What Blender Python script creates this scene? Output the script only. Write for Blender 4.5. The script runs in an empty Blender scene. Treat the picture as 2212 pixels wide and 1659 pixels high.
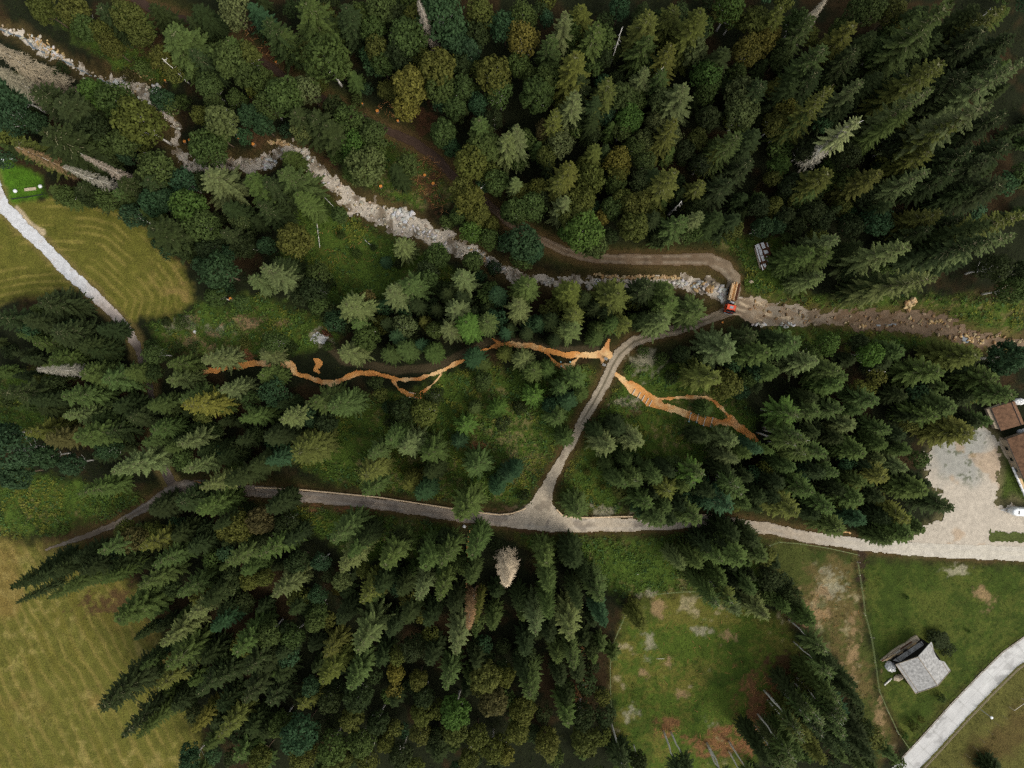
import bpy, math, random
import numpy as np
from mathutils import Matrix, Vector, Euler
R = math.radians
random.seed(7); rng = np.random.default_rng(7)
scene = bpy.context.scene
COL = scene.collection

# ------------------------------------------------------------------ camera model
F, CU, CV, CZ = 1500.0, 1106.0, 829.5, 180.0
ROT = Euler((R(-1.317), R(0.344), 0.0), 'XYZ')
M3 = np.array(ROT.to_matrix())
cam = bpy.data.cameras.new('drone_camera'); camo = bpy.data.objects.new('drone_camera', cam)
COL.objects.link(camo); camo.location = (0, 0, CZ); camo.rotation_euler = ROT
cam.sensor_width = 36; cam.lens = 36 * F / 2212.0; cam.clip_end = 6000; cam.clip_start = 1
scene.camera = camo

def ray(u, v):
    d = np.array([(u - CU) / F, -(v - CV) / F, -1.0]); return M3 @ d
def Pz(u, v, z):
    d = ray(u, v); t = (z - CZ) / d[2]; return float(d[0] * t), float(d[1] * t)
def lin(r, g, b):
    f = lambda c: (c / 255 / 12.92) if c / 255 <= .04045 else ((c / 255 + .055) / 1.055) ** 2.4
    return (f(r), f(g), f(b), 1.0)

# ------------------------------------------------------------------ noise in numpy
def _hash(ix, iy, s):
    h = (ix.astype(np.int64) * 374761393 + iy.astype(np.int64) * 668265263 + s * 974634777) & 0x7fffffff
    h = ((h ^ (h >> 13)) * 1274126177) & 0x7fffffff
    return ((h ^ (h >> 16)) & 0xffff) / 65535.0
def vnoise(x, y, s=0):
    ix = np.floor(x); iy = np.floor(y); fx = x - ix; fy = y - iy
    fx = fx * fx * (3 - 2 * fx); fy = fy * fy * (3 - 2 * fy)
    a = _hash(ix, iy, s); b = _hash(ix + 1, iy, s); c = _hash(ix, iy + 1, s); d = _hash(ix + 1, iy + 1, s)
    return (a * (1 - fx) + b * fx) * (1 - fy) + (c * (1 - fx) + d * fx) * fy
def fbm(x, y, sc, s=0, o=4):
    x = x / sc; y = y / sc; t = 0; amp = .5; n = 0
    for i in range(o):
        t = t + amp * vnoise(x, y, s + i * 17); n += amp; amp *= .55; x = x * 2.03 + 5.1; y = y * 2.03 + 9.7
    return t / n
def sm(a, b, x):
    t = np.clip((x - a) / (b - a), 0, 1); return t * t * (3 - 2 * t)

def hill(x, y):
    d = (y - 32) * .8 + x * .35
    return 17 * sm(0, 115, d) + .5 * np.sin(x * .045 + 1) * np.cos(y * .05)

def pdist(x, y, pts, extra=None):
    """distance to a polyline; returns dist, interpolated extra, side, arclength"""
    best = np.full(x.shape, 1e9); ex = np.zeros(x.shape); sd = np.zeros(x.shape); al = np.zeros(x.shape); acc = 0
    for i in range(len(pts) - 1):
        ax, ay = pts[i]; bx, by = pts[i + 1]; dx, dy = bx - ax, by - ay; L2 = dx * dx + dy * dy + 1e-9
        t = np.clip(((x - ax) * dx + (y - ay) * dy) / L2, 0, 1)
        d = np.hypot(x - ax - t * dx, y - ay - t * dy); m = d < best
        best = np.where(m, d, best)
        if extra is not None: ex = np.where(m, extra[i] * (1 - t) + extra[i + 1] * t, ex)
        sd = np.where(m, np.sign((x - ax) * dy - (y - ay) * dx), sd)
        al = np.where(m, acc + t * math.sqrt(L2), al); acc += math.sqrt(L2)
    return best, ex, sd, al
def inpoly(x, y, poly):
    c = np.zeros(x.shape, bool); n = len(poly); j = n - 1
    for i in range(n):
        xi, yi = poly[i]; xj, yj = poly[j]
        if yi != yj:
            m = ((yi > y) != (yj > y)) & (x < (xj - xi) * (y - yi) / (yj - yi) + xi); c ^= m
        j = i
    return c
def sdpoly(x, y, poly):
    d = pdist(x, y, poly + [poly[0]])[0]; return np.where(inpoly(x, y, poly), d, -d)

def P0(u, v):                    # ground point without the gully
    z = 0.0
    for _ in range(4):
        x, y = Pz(u, v, z); z = float(hill(np.array(x), np.array(y)))
    return x, y
def W(lst):                      # list of (u,v) or (u,v,w) in photo units (2212 wide) -> world
    return [P0(p[0], p[1]) for p in lst]
def Wd(lst): return [p[2] * .12 for p in lst]

STREAM = [(-60,30,8),(0,57,7),(42,72,8),(75,100,11),(112,113,9),(150,135,7),(175,148,6),(212,165,8),(245,172,16),(287,185,18),(322,200,19),(336,222,12),(362,250,9),(372,270,8),
 (367,295,7),(375,322,9),(395,345,13),(425,357,14),(500,347,13),(550,354,15),(580,338,14),(603,318,14),(635,322,14),(660,345,15),(690,375,14),(728,402,16),(765,443,19),(815,457,22),(853,473,25),(890,490,23),
 (928,507,19),(978,525,16),(1015,542,15),(1053,562,13),(1090,582,12),(1106,594,11),(1156,602,9),(1206,607,10),(1281,609,11),(1356,607,10),(1431,607,11),(1481,609,14),(1531,621,17),(1556,637,14),(1580,650,10),
 (1602,655,12),(1660,668,16),(1734,681,18),(1809,686,15),(1884,691,19),(1959,693,20),(2034,700,21),(2084,718,18),(2134,732,15),(2212,742,14),(2290,750,14)]
ST = W(STREAM); STW = Wd(STREAM)
BR = P0(1578, 652)
def hz(x, y):
    x = np.asarray(x, float); y = np.asarray(y, float)
    h = hill(x, y); d, w, _, _ = pdist(x, y, ST, STW)
    g = 2.4 * (1 - sm(w * .7, w + 3.5, d)) * sm(5, 11, np.hypot(x - BR[0], y - BR[1]))
    return h - g
def h1(x, y): return float(hz(np.array([x]), np.array([y]))[0])
def PG(u, v, dz=0.0):            # point of the terrain (plus dz) seen at a photo position
    z = 0.0
    for _ in range(5):
        x, y = Pz(u, v, z + dz); z = h1(x, y)
    return x, y, z
def PJ(x, y, z):                 # world -> photo units
    p = M3.T @ np.array([x, y, z - CZ]); return CU + F * p[0] / -p[2], CV - F * p[1] / -p[2]

# ------------------------------------------------------------------ materials
def mat(name, rough=.9, **kw):
    m = bpy.data.materials.new(name); m.use_nodes = True; nt = m.node_tree
    b = nt.nodes['Principled BSDF']; b.inputs['Roughness'].default_value = rough
    b.inputs['Specular IOR Level'].default_value = kw.get('spec', .25); b.inputs['Metallic'].default_value = kw.get('metal', 0)
    return m, nt, b
def N(nt, t, **kw):
    n = nt.nodes.new(t)
    for k, v in kw.items(): setattr(n, k, v)
    return n
def noise_mul(nt, src, scale, lo, hi, coord='Object', detail=4, stretch=None):
    tc = N(nt, 'ShaderNodeTexCoord'); no = N(nt, 'ShaderNodeTexNoise'); no.inputs['Scale'].default_value = scale; no.inputs['Detail'].default_value = detail
    co = tc.outputs[coord]
    if stretch:
        mp = N(nt, 'ShaderNodeMapping'); mp.inputs['Scale'].default_value = stretch; nt.links.new(co, mp.inputs[0]); co = mp.outputs[0]
    nt.links.new(co, no.inputs['Vector'])
    mr = N(nt, 'ShaderNodeMapRange'); mr.inputs[1].default_value = .3; mr.inputs[2].default_value = .7; mr.inputs[3].default_value = lo; mr.inputs[4].default_value = hi
    nt.links.new(no.outputs['Fac'], mr.inputs[0])
    mx = N(nt, 'ShaderNodeVectorMath', operation='SCALE'); nt.links.new(src, mx.inputs[0]); nt.links.new(mr.outputs[0], mx.inputs['Scale'])
    return mx.outputs[0], no.outputs['Fac']
def flat_mat(name, rgb, scale=3, lo=.8, hi=1.2, rough=.85, bump=.0, **kw):
    m, nt, b = mat(name, rough, **kw)
    c = N(nt, 'ShaderNodeRGB'); c.outputs[0].default_value = lin(*rgb)
    o, f = noise_mul(nt, c.outputs[0], scale, lo, hi, stretch=kw.get('stretch'))
    nt.links.new(o, b.inputs['Base Color'])
    if bump:
        bp = N(nt, 'ShaderNodeBump'); bp.inputs['Strength'].default_value = bump; bp.inputs['Distance'].default_value = .1
        nt.links.new(f, bp.inputs['Height']); nt.links.new(bp.outputs[0], b.inputs['Normal'])
    return m
def attr_mat(name, scale=2.0, lo=.75, hi=1.25, rough=.95, bump=.4, bd=.15, scale2=.6):
    m, nt, b = mat(name, rough, spec=.15)
    a = N(nt, 'ShaderNodeAttribute', attribute_name='col')
    o, f = noise_mul(nt, a.outputs['Color'], scale, lo, hi, detail=6)
    o2, f2 = noise_mul(nt, o, scale2, .88, 1.12, detail=3)
    nt.links.new(o2, b.inputs['Base Color'])
    bp = N(nt, 'ShaderNodeBump'); bp.inputs['Strength'].default_value = bump; bp.inputs['Distance'].default_value = bd
    nt.links.new(f, bp.inputs['Height']); nt.links.new(bp.outputs[0], b.inputs['Normal'])
    return m
def leaf_mat(name, twig=(120, 105, 80), tipmul=1.5, thr=.0):
    """foliage: each tree's own tint comes from the object colour; newer growth at the branch ends is paler"""
    m, nt, b = mat(name, .75, spec=.12)
    oi = N(nt, 'ShaderNodeObjectInfo'); a = N(nt, 'ShaderNodeAttribute', attribute_name='tip')
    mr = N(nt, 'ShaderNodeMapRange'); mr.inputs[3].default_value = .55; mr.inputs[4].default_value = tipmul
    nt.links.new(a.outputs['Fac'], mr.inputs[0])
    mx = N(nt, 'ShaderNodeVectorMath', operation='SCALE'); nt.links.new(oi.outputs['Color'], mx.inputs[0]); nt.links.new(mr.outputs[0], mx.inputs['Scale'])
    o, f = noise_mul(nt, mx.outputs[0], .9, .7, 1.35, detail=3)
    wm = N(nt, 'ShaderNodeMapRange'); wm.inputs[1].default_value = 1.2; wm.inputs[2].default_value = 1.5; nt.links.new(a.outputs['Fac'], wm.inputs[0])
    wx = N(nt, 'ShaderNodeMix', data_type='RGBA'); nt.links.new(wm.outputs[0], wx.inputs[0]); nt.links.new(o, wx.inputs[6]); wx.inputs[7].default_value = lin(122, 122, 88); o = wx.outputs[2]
    nt.links.new(o, b.inputs['Base Color'])
    tr = N(nt, 'ShaderNodeBsdfTranslucent'); nt.links.new(o, tr.inputs[0]); ms = N(nt, 'ShaderNodeMixShader'); ms.inputs[0].default_value = .12
    nt.links.new(b.outputs[0], ms.inputs[1]); nt.links.new(tr.outputs[0], ms.inputs[2]); nt.links.new(ms.outputs[0], nt.nodes['Material Output'].inputs[0])
    return m

# ------------------------------------------------------------------ mesh helpers
def tag(o, label=None, cat=None, group=None, kind=None):
    if label: o['label'] = label
    if cat: o['category'] = cat
    if group: o['group'] = group
    if kind: o['kind'] = kind
    return o
def empty(name, loc, rz=0.0):
    o = bpy.data.objects.new(name, None); COL.objects.link(o); o.location = loc; o.rotation_euler = (0, 0, rz); o.empty_display_size = .3; return o
def mesh_np(name, V, Fq, m, attrs=None, smooth=False, parent=None, link=True, midx=None):
    """V (n,3), Fq (k,3|4) int"""
    me = bpy.data.meshes.new(name); V = np.asarray(V, np.float32); Fq = np.asarray(Fq, np.int32); k = Fq.shape[1]
    me.vertices.add(len(V)); me.vertices.foreach_set('co', V.ravel())
    me.loops.add(Fq.size); me.loops.foreach_set('vertex_index', Fq.ravel())
    me.polygons.add(len(Fq)); me.polygons.foreach_set('loop_start', np.arange(0, Fq.size, k, dtype=np.int32))
    if smooth: me.polygons.foreach_set('use_smooth', np.ones(len(Fq), bool))
    for an, (ty, arr) in (attrs or {}).items():
        at = me.attributes.new(an, ty, 'POINT'); at.data.foreach_set('color' if ty == 'FLOAT_COLOR' else 'value', np.asarray(arr, np.float32).ravel())
    me.update(calc_edges=True); me.validate()
    if m: me.materials.append(m)
    if not link: return me
    o = bpy.data.objects.new(name, me); COL.objects.link(o)
    if parent: o.parent = parent
    return o
class MB:
    """collects convex pieces into one mesh"""
    def __init__(s): s.v = []; s.f = []
    def add(s, vs, fs, M=None):
        b = len(s.v)
        for p in vs: s.v.append(tuple(M @ Vector(p)) if M is not None else tuple(p))
        for f in fs: s.f.append(tuple(i + b for i in f))
    def box(s, cx, cy, cz, sx, sy, sz, M=None, taper=1.0):
        x, y, z = sx / 2, sy / 2, sz / 2; t = taper
        vs = [(cx - x, cy - y, cz - z), (cx + x, cy - y, cz - z), (cx + x, cy + y, cz - z), (cx - x, cy + y, cz - z),
              (cx - x * t, cy - y * t, cz + z), (cx + x * t, cy - y * t, cz + z), (cx + x * t, cy + y * t, cz + z), (cx - x * t, cy + y * t, cz + z)]
        s.add(vs, [(3, 2, 1, 0), (4, 5, 6, 7), (0, 1, 5, 4), (1, 2, 6, 5), (2, 3, 7, 6), (3, 0, 4, 7)], M)
    def tube(s, pts, rs, n=8, cap=True):
        rings = []; b = len(s.v)
        for i, p in enumerate(pts):
            p = Vector(p); d = (Vector(pts[min(i + 1, len(pts) - 1)]) - Vector(pts[max(i - 1, 0)])).normalized()
            a = Vector((0, 0, 1)) if abs(d.z) < .9 else Vector((1, 0, 0)); e1 = d.cross(a).normalized(); e2 = d.cross(e1)
            r = rs[i] if isinstance(rs, (list, tuple)) else rs
            for k in range(n):
                t = 2 * math.pi * k / n; s.v.append(tuple(p + (e1 * math.cos(t) + e2 * math.sin(t)) * r))
        for i in range(len(pts) - 1):
            for k in range(n):
                a0 = b + i * n + k; a1 = b + i * n + (k + 1) % n; s.f.append((a0, a1, a1 + n, a0 + n))
        if cap:
            s.f.append(tuple(b + k for k in range(n))[::-1]); s.f.append(tuple(b + (len(pts) - 1) * n + k for k in range(n)))
    def prism(s, poly, z0, z1):
        n = len(poly); b = len(s.v)
        for x, y in poly: s.v.append((x, y, z0))
        for x, y in poly: s.v.append((x, y, z1))
        s.f.append(tuple(b + i for i in range(n))[::-1]); s.f.append(tuple(b + n + i for i in range(n)))
        for i in range(n):
            j = (i + 1) % n; s.f.append((b + i, b + j, b + n + j, b + n + i))
    def slab(s, quad, t):
        """a plate from 3-D corners, thickness t downwards along its normal"""
        q = [Vector(p) for p in quad]; nrm = (q[1] - q[0]).cross(q[2] - q[0]).normalized()
        if nrm.z < 0: nrm = -nrm
        n = len(q); b = len(s.v)
        for p in q: s.v.append(tuple(p))
        for p in q: s.v.append(tuple(p - nrm * t))
        s.f.append(tuple(b + i for i in range(n))); s.f.append(tuple(b + n + i for i in range(n))[::-1])
        for i in range(n):
            j = (i + 1) % n; s.f.append((b + i, b + n + i, b + n + j, b + j))
    def build(s, name, m, parent=None, bevel=0, smooth=False):
        me = bpy.data.meshes.new(name); me.from_pydata(s.v, [], s.f); me.update(); me.materials.append(m)
        import bmesh
        bm = bmesh.new(); bm.from_mesh(me)
        if bevel:
            bmesh.ops.bevel(bm, geom=bm.edges[:], offset=bevel, segments=2, affect='EDGES', clamp_overlap=True)
        bmesh.ops.recalc_face_normals(bm, faces=bm.faces[:]); bm.to_mesh(me); bm.free()
        if smooth: me.polygons.foreach_set('use_smooth', [True] * len(me.polygons))
        o = bpy.data.objects.new(name, me); COL.objects.link(o)
        if parent: o.parent = parent
        return o
# ------------------------------------------------------------------ lines and areas of the place
NTRACK = [(250,-30,9),(322,18,9),(400,45,9),(450,62,9),(490,85,9),(530,108,9),(580,142,9),(640,182,9),(700,215,9),(770,250,9),(840,284,9),(890,305,10),(940,340,11),(975,376,10),(1010,405,9),(1053,440,9),(1098,480,9),(1140,505,9),
  (1176,522,9),(1218,542,10),(1266,556,11),(1331,560,12),(1406,561,12),(1481,560,13),(1531,561,14),(1566,575,16),(1584,600,16),(1585,627,16),(1580,652,15),(1572,672,13),
  (1551,682,11),(1518,695,11),(1468,711,12),(1418,721,12),(1368,739,12),(1338,765,13),(1323,790,13),(1306,827,13),(1281,872,12),(1256,912,11),(1236,955,10),(1216,990,10),(1193,1030,12),(1178,1062,16),(1172,1090,20),(1165,1118,20)]
LROAD = [(2300,1198,17),(2212,1196,17),(2090,1192,16),(1984,1187,15),(1859,1176,14),(1759,1162,13),(1659,1142,13),(1531,1125,14),(1450,1131,14),(1381,1134,14),(1281,1133,17),(1200,1131,19),(1106,1126,15),(978,1112,14),(880,1097,13),(803,1087,12),(653,1072,13),(553,1060,13),(500,1058,14),(440,1055,18),(400,1056,22),(365,1066,18),(325,1090,11),(250,1133,8),(175,1162,6),(100,1187,3)]
WPATH = [(-40,300,11),(-22,355,11),(-6,410,12),(8,447,15),(62,500,15),(105,542,14),(150,590,14),(200,635,13),(245,677,12),(275,710,11),(295,747,10),(307,780,8),(322,830,8),(330,900,9),(340,980,9),(370,1045,12)]
FAN1 = [(1106,1110),(1128,1100),(1150,1078),(1165,1055),(1190,1055),(1192,1085),(1203,1103),(1225,1117),(1250,1130),(1180,1145),(1106,1135)]
CROAD = [(1890,1725,23),(1930,1685,23),(1957,1658,23),(1999,1614,24),(2070,1535,24),(2126,1477,24),(2179,1425,24),(2212,1402,24),(2280,1355,24)]
YARD = [(2105,925),(2140,930),(2160,960),(2166,1000),(2158,1050),(2150,1085),(2170,1090),(2185,1075),(2200,1080),(2225,1105),(2290,1120),(2290,1190),(1985,1190),(1960,1165),(2000,1140),(2040,1110),(2060,1095),(2030,1070),(2005,1030),(2000,990),(2020,955),(2060,945)]
YGRASS = [(2130,1150),(2290,1148),(2290,1175),(2140,1172)]
MUD = [(1590,645),(1625,640),(1660,648),(1700,660),(1745,678),(1768,696),(1740,706),(1690,706),(1640,704),(1610,692),(1580,678)]
CHIPS = [[(388,828,5),(425,806,6),(475,797,6),(553,784,7),(590,786,8),(628,787,9),(640,806,6),(678,820,6),(723,828,7),(753,815,6),(773,806,6),(803,806,6),(835,813,5),(865,820,4),(903,818,4),(943,806,5),(978,789,5),(1003,777,5)],
  [(1003,777,3),(1022,766,3),(1043,757,4),(1080,745,5),(1106,743,6),(1143,747,6),(1181,757,7),(1218,766,7),(1256,767,7),(1296,766,8),(1315,766,9)],
  [(1063,731,3),(1080,741,3),(1106,744,4)],[(1315,735,4),(1310,750,6),(1305,765,9),(1300,782,5)],
  [(1181,760,3),(1194,778,4),(1209,791,6),(1232,792,6),(1246,776,3),(1255,768,3)],
  [(846,818,3),(862,840,3),(882,852,7),(908,855,7),(920,842,3),(940,826,3),(953,808,3)],
  [(1331,808,4),(1350,824,7),(1368,838,12),(1390,853,14),(1410,868,13),(1431,876,9),(1456,884,7),(1481,893,8),(1506,902,10),(1531,912,11),(1556,912,6),(1581,913,9),(1603,927,9),(1626,947,8),(1636,955,4)],
  [(1424,864,4),(1456,859,4),(1506,858,4),(1531,859,4),(1543,868,5),(1555,879,5),(1573,897,4),(1590,912,5)],
  [(1040,1136,5),(1022,1141,4),(1013,1157,3),(1010,1180,2.5),(1010,1215,2.5),(1008,1270,3)],[(1668,978,4),(1680,1000,9),(1690,1008,8)],
  [(680,776,5),(691,786,8),(682,797,7),(688,803,4)],[(450,1078,4),(466,1080,4)],[(1822,1148,3),(1835,1150,3)]]
LF = dict(TL=(0,0))
MEADOW = [(-60,452),(20,440),(60,435),(130,432),(200,437),(262,450),(320,500),(362,540),(395,580),(413,620),(414,650),(400,666),(360,682),(320,690),(300,680),(285,700),(250,668),(190,610),(155,622),(120,628),(60,640),(0,655),(-60,665)]
MARC = [(-120,462),(20,440),(60,434),(130,430),(200,435),(262,449),(320,500),(362,540),(397,580),(416,620),(418,660),(405,700)]
FIELD = [(-80,1160),(20,1165),(60,1180),(110,1195),(160,1190),(250,1220),(330,1330),(360,1450),(420,1560),(430,1720),(-80,1720)]
LAWN = [(1862,1210),(1990,1212),(2100,1222),(2300,1222),(2300,1345),(2212,1378),(2120,1455),(2040,1540),(1966,1620),(1930,1560),(1898,1480),(1888,1400),(1868,1310)]
PASTURE = [(1345,1330),(1365,1300),(1410,1280),(1520,1278),(1600,1310),(1690,1330),(1740,1400),(1760,1460),(1722,1500),(1700,1560),(1640,1640),(1600,1720),(1500,1720),(1330,1700),(1318,1440)]
SLOPE = [(1670,1165),(1850,1200),(1862,1310),(1885,1420),(1895,1490),(1940,1590),(1900,1660),(1820,1450),(1730,1300),(1660,1240)]
CLEAR = [[(640,400),(720,440),(850,500),(930,560),(1000,600),(900,660),(800,640),(700,660),(600,560)],   # rough clearing by the stream
  [(430,660),(560,640),(700,690),(730,730),(620,770),(480,770),(350,760),(320,700)],
  [(960,800),(1290,790),(1290,870),(1190,1020),(1150,1090),(980,1085),(700,1040),(600,980),(740,860),(900,850)],
  [(1350,790),(1500,780),(1640,900),(1600,1000),(1400,1000),(1330,1110),(1215,1090),(1210,1020),(1270,920)],
  [(1110,1150),(1650,1150),(1640,1300),(1340,1290),(1290,1250),(1150,1190)],
  [(0,1010),(280,1060),(320,1085),(180,1150),(0,1165)],[(600,1080),(960,1120),(1010,1200),(780,1200),(640,1130)],
  [(0,800),(120,800),(120,940),(0,960)],[(800,260),(960,380),(1000,430),(900,450),(820,420),(740,380)],
  [(1500,500),(1700,520),(1700,640),(1600,640),(1600,560)],[(1660,640),(2212,640),(2212,760),(1660,740)],[(120,30),(380,100),(380,180),(240,150)]]
SOILS = [((420,735),22,16,'p'),((470,712),28,12,'w'),((545,700),55,10,'p'),((395,698),24,10,'w'),((455,760),22,12,'p'),((1120,1100),26,8,'w'),((1300,1105),50,8,'w'),((520,765),26,14,'o'),((600,120),40,26,'r'),((545,60),30,20,'r'),((925,395),30,45,'r'),((700,350),20,25,'r'),((925,260),30,30,'r'),((340,100),60,30,'b'),((560,250),40,30,'b'),
  ((1675,1500),52,60,'o'),((1640,1560),50,40,'o'),((1560,1600),56,28,'o'),((1440,1565),28,20,'o'),((1400,1385),12,26,'w'),((1515,1365),16,10,'w'),((1440,1430),14,8,'p'),((1365,1540),14,16,'w'),((1390,1455),10,8,'p'),((1570,1370),14,12,'p'),((1420,1310),12,18,'p'),((1530,1560),16,10,'w'),((1475,1500),12,8,'p'),((1240,1480),22,16,'r'),((1700,1440),40,30,'b'),((250,1300),60,22,'b'),((1030,965),22,10,'o'),((1180,1145),60,6,'b'),
  ((720,1100),50,6,'o'),((560,300),30,20,'b'),((1860,1215),10,35,'d'),((1440,1020),20,8,'b'),((1350,875),30,14,'b'),((420,735),14,12,'p'),((460,720),14,8,'p'),((690,730),20,18,'w'),((540,700),40,12,'p'),((700,720),10,8,'r'),((430,690),12,6,'p'),((520,760),16,10,'o'),
  ((1790,1265),28,26,'w'),((1760,1310),25,40,'p'),((2070,1230),20,10,'w'),((1400,1280),12,8,'w'),((1350,870),26,10,'w'),((2130,1290),16,20,'p'),((1900,1560),9,50,'p'),((1838,1410),14,60,'p'),((1390,780),26,22,'w'),((1110,1100),30,8,'b')]
TRACKP = [(700,735,10),(740,780,9),(800,790,9),(860,800,9),(930,795,10),(990,770,10),(1060,735,9),(1120,738,8),(1200,755,8),(1290,755,8)]   # old brown track above the chips
wNT, wLR, wWP, wCR = W(NTRACK), W(LROAD), W(WPATH), W(CROAD)
wFAN, wYD, wYG, wMUD = W(FAN1), W(YARD), W(YGRASS), W(MUD)
wCH = [(W(c), [w * 1.0 + .05 for w in Wd(c)]) for c in CHIPS]
wME, wMA, wFI, wLA, wPA, wSL = W(MEADOW), W(MARC), W(FIELD), W(LAWN), W(PASTURE), W(SLOPE)
wCL = [W(c) for c in CLEAR]; wTP = W(TRACKP)

def A3(c): return np.array(lin(*c)[:3])
def mixc(base, c, m):
    return base * (1 - m[:, None]) + (c if c.ndim == 2 else c[None]) * m[:, None]

def ground_color(x, y):
    n1 = fbm(x, y, 9, 1); n2 = fbm(x, y, 2.2, 2, 5); n3 = fbm(x, y, .8, 3, 3); n4 = fbm(x, y, 22, 4)
    wob = (n2 - .5) * 6
    floor = A3((30, 34, 17))[None] * (.7 + .6 * n2)[:, None]
    c = mixc(floor, A3((62, 44, 26)), sm(.50, .68, n1) * .6)
    # rough herb-covered clearings
    for i, p in enumerate(wCL):
        s = sdpoly(x, y, p) + wob; m = sm(-2, 2.5, s)
        g = A3((68, 86, 30))[None] * (.6 + .8 * n2)[:, None]; g = mixc(g, A3((80, 82, 32)), sm(.48, .66, n3 * .6 + n1 * .4) * .8)
        g = mixc(g, A3((128, 116, 78)), sm(.56, .68, n3 * .4 + n1 * .3 + n4 * .3) * .6)
        c = mixc(c, g, m)
    # grass beside the roads
    s = np.minimum(pdist(x, y, wLR)[0], pdist(x, y, wNT)[0]); m = 1 - sm(2.5, 6.0, s + wob * .5)
    c = mixc(c, A3((58, 58, 26))[None] * (.6 + .8 * n2)[:, None], m * .8); m = 1 - sm(1.5, 3.6, s + (n3 - .5) * 2)
    c = mixc(c, A3((92, 70, 44)), m * .6)
    # pale meadow with curved swaths
    s = sdpoly(x, y, wME) + wob * .25; m = sm(-1.6, 1.4, s + wob * .3); d = pdist(x, y, wMA)[0]
    st = .5 + .5 * np.sin(d * 2 * np.pi / 2.1 + n1 * 2.5 + .8 * np.sin(d * .9)); st = st * sm(.2, .6, fbm(x, y, 7, 9))
    g = A3((94, 92, 36))[None] * (.78 + .44 * n2)[:, None]; g = mixc(g, A3((132, 120, 60)), sm(.45, .95, st) * .65); g = mixc(g, A3((82, 84, 30)), sm(.55, .72, fbm(x, y, 5, 21)) * .6)
    g = mixc(g, A3((126, 108, 60)), sm(.45, .8, n2) * (1 - sm(0, 14, np.hypot(x - P0(385, 625)[0], y - P0(385, 625)[1]))))
    c = mixc(c, g, m)
    # large mown field with straight swaths
    s = sdpoly(x, y, wFI) + wob * 1.1; m = sm(-4.5, 3.0, s); a = R(-62); t = x * math.sin(-a) + y * math.cos(a) * 1.0
    u = x * .885 + y * .465 + (fbm(x, y, 30, 8) - .5) * 8 + (n2 - .5) * 1.3
    st = .5 + .5 * np.sin(u * 2 * np.pi / 3.1 + 1.2 * np.sin(u * .35)); st2 = .5 + .5 * np.sin(u * 2 * np.pi / 6.2 + 1 + 3 * n4)
    g = A3((94, 92, 38))[None] * (.8 + .4 * n2)[:, None]; g = mixc(g, A3((122, 110, 56)), sm(.6, .98, st) * (.3 + .7 * sm(.35, .6, fbm(x, y, 8, 11))) * .8); g = mixc(g, A3((98, 92, 36)), sm(.3, .9, st2) * .6 * sm(.35, .6, n1)); g = mixc(g, A3((128, 98, 58)), sm(.5, .7, fbm(x, y, 15, 41)) * .4)
    g = mixc(g, A3((150, 134, 80)), sm(.52, .7, n2) * sm(.5, .65, fbm(x * 1.0, y, 13, 12)) * .4)
    c = mixc(c, g, m)
    # lawns and pasture
    for p, ca, cb, k in ((wLA, (56, 70, 22), (80, 86, 34), 0), (wPA, (70, 86, 28), (104, 98, 44), 1), (wSL, (68, 74, 32), (98, 84, 50), 1)):
        s = sdpoly(x, y, p) + wob * .5; m = sm(-1.5, 2, s)
        g = A3(ca)[None] * (.72 + .56 * n2)[:, None]; g = mixc(g, A3(cb), sm(.42, .62, n1 * .6 + n3 * .4) * .8)
        if k: g = mixc(g, A3((150, 138, 104)), sm(.62, .72, n1 * .55 + n2 * .45) * .85); g = mixc(g, A3((44, 64, 18)), sm(.56, .66, fbm(x, y, 8, 31)) * .6)
        c = mixc(c, g, m)
    s = sdpoly(x, y, W([(-60, 360), (20, 345), (90, 385), (100, 425), (20, 438), (0, 400), (-60, 410)])); c = mixc(c, A3((70, 104, 24))[None] * (.8 + .4 * n2)[:, None], sm(-1, 1, s + wob * .3))
    s = pdist(x, y, W([(2120, 1640), (2212, 1560), (2300, 1500)]))[0]; c = mixc(c, A3((86, 84, 40))[None] * (.7 + .6 * n2)[:, None], (1 - sm(12, 20, s + wob)) ) ; c = mixc(c, A3((84, 62, 38)), (1 - sm(1, 7, s + wob)) * .5)
    s = sdpoly(x, y, W([(2165, 955), (2180, 950), (2230, 1060), (2230, 1100), (2195, 1075), (2172, 1080), (2155, 1060), (2165, 1010)])); c = mixc(c, A3((66, 80, 30))[None] * (.7 + .6 * n2)[:, None], sm(-1, .6, s + wob * .3))
    s = sdpoly(x, y, wYD); c = mixc(c, A3((98, 92, 62))[None] * (.7 + .6 * n3)[:, None], sm(-2.5, .3, s + (n2 - .5) * 3) * .9)
    # bare spots
    cc = {'r': (80, 54, 36), 'b': (84, 62, 40), 'o': (122, 84, 56), 'd': (58, 44, 34), 'p': (142, 118, 84), 'w': (146, 140, 114)}
    for (q, rx, ry, k) in SOILS:
        qx, qy = P0(*q); r = np.hypot((x - qx) / (rx * .12), (y - qy) / (ry * .12)) + (n2 - .5) * 3.4 + (n3 - .5) * 2.4; c = mixc(c, A3(cc[k])[None] * (.7 + .6 * n3)[:, None], (1 - sm(.25, 1.35, r)) * .85)
    d, w, _, _ = pdist(x, y, wTP, [p[2] * .12 for p in TRACKP]); c = mixc(c, A3((78, 68, 48)), (1 - sm(.6, 1.2, d / w + (n2 - .5))) * .8)
    d, w, _, _ = pdist(x, y, ST, STW); c = mixc(c, A3((92, 78, 46))[None] * (.6 + .8 * n3)[:, None], (1 - sm(0, 3.0, d - w + (n2 - .5) * 3)) * .75)
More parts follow.
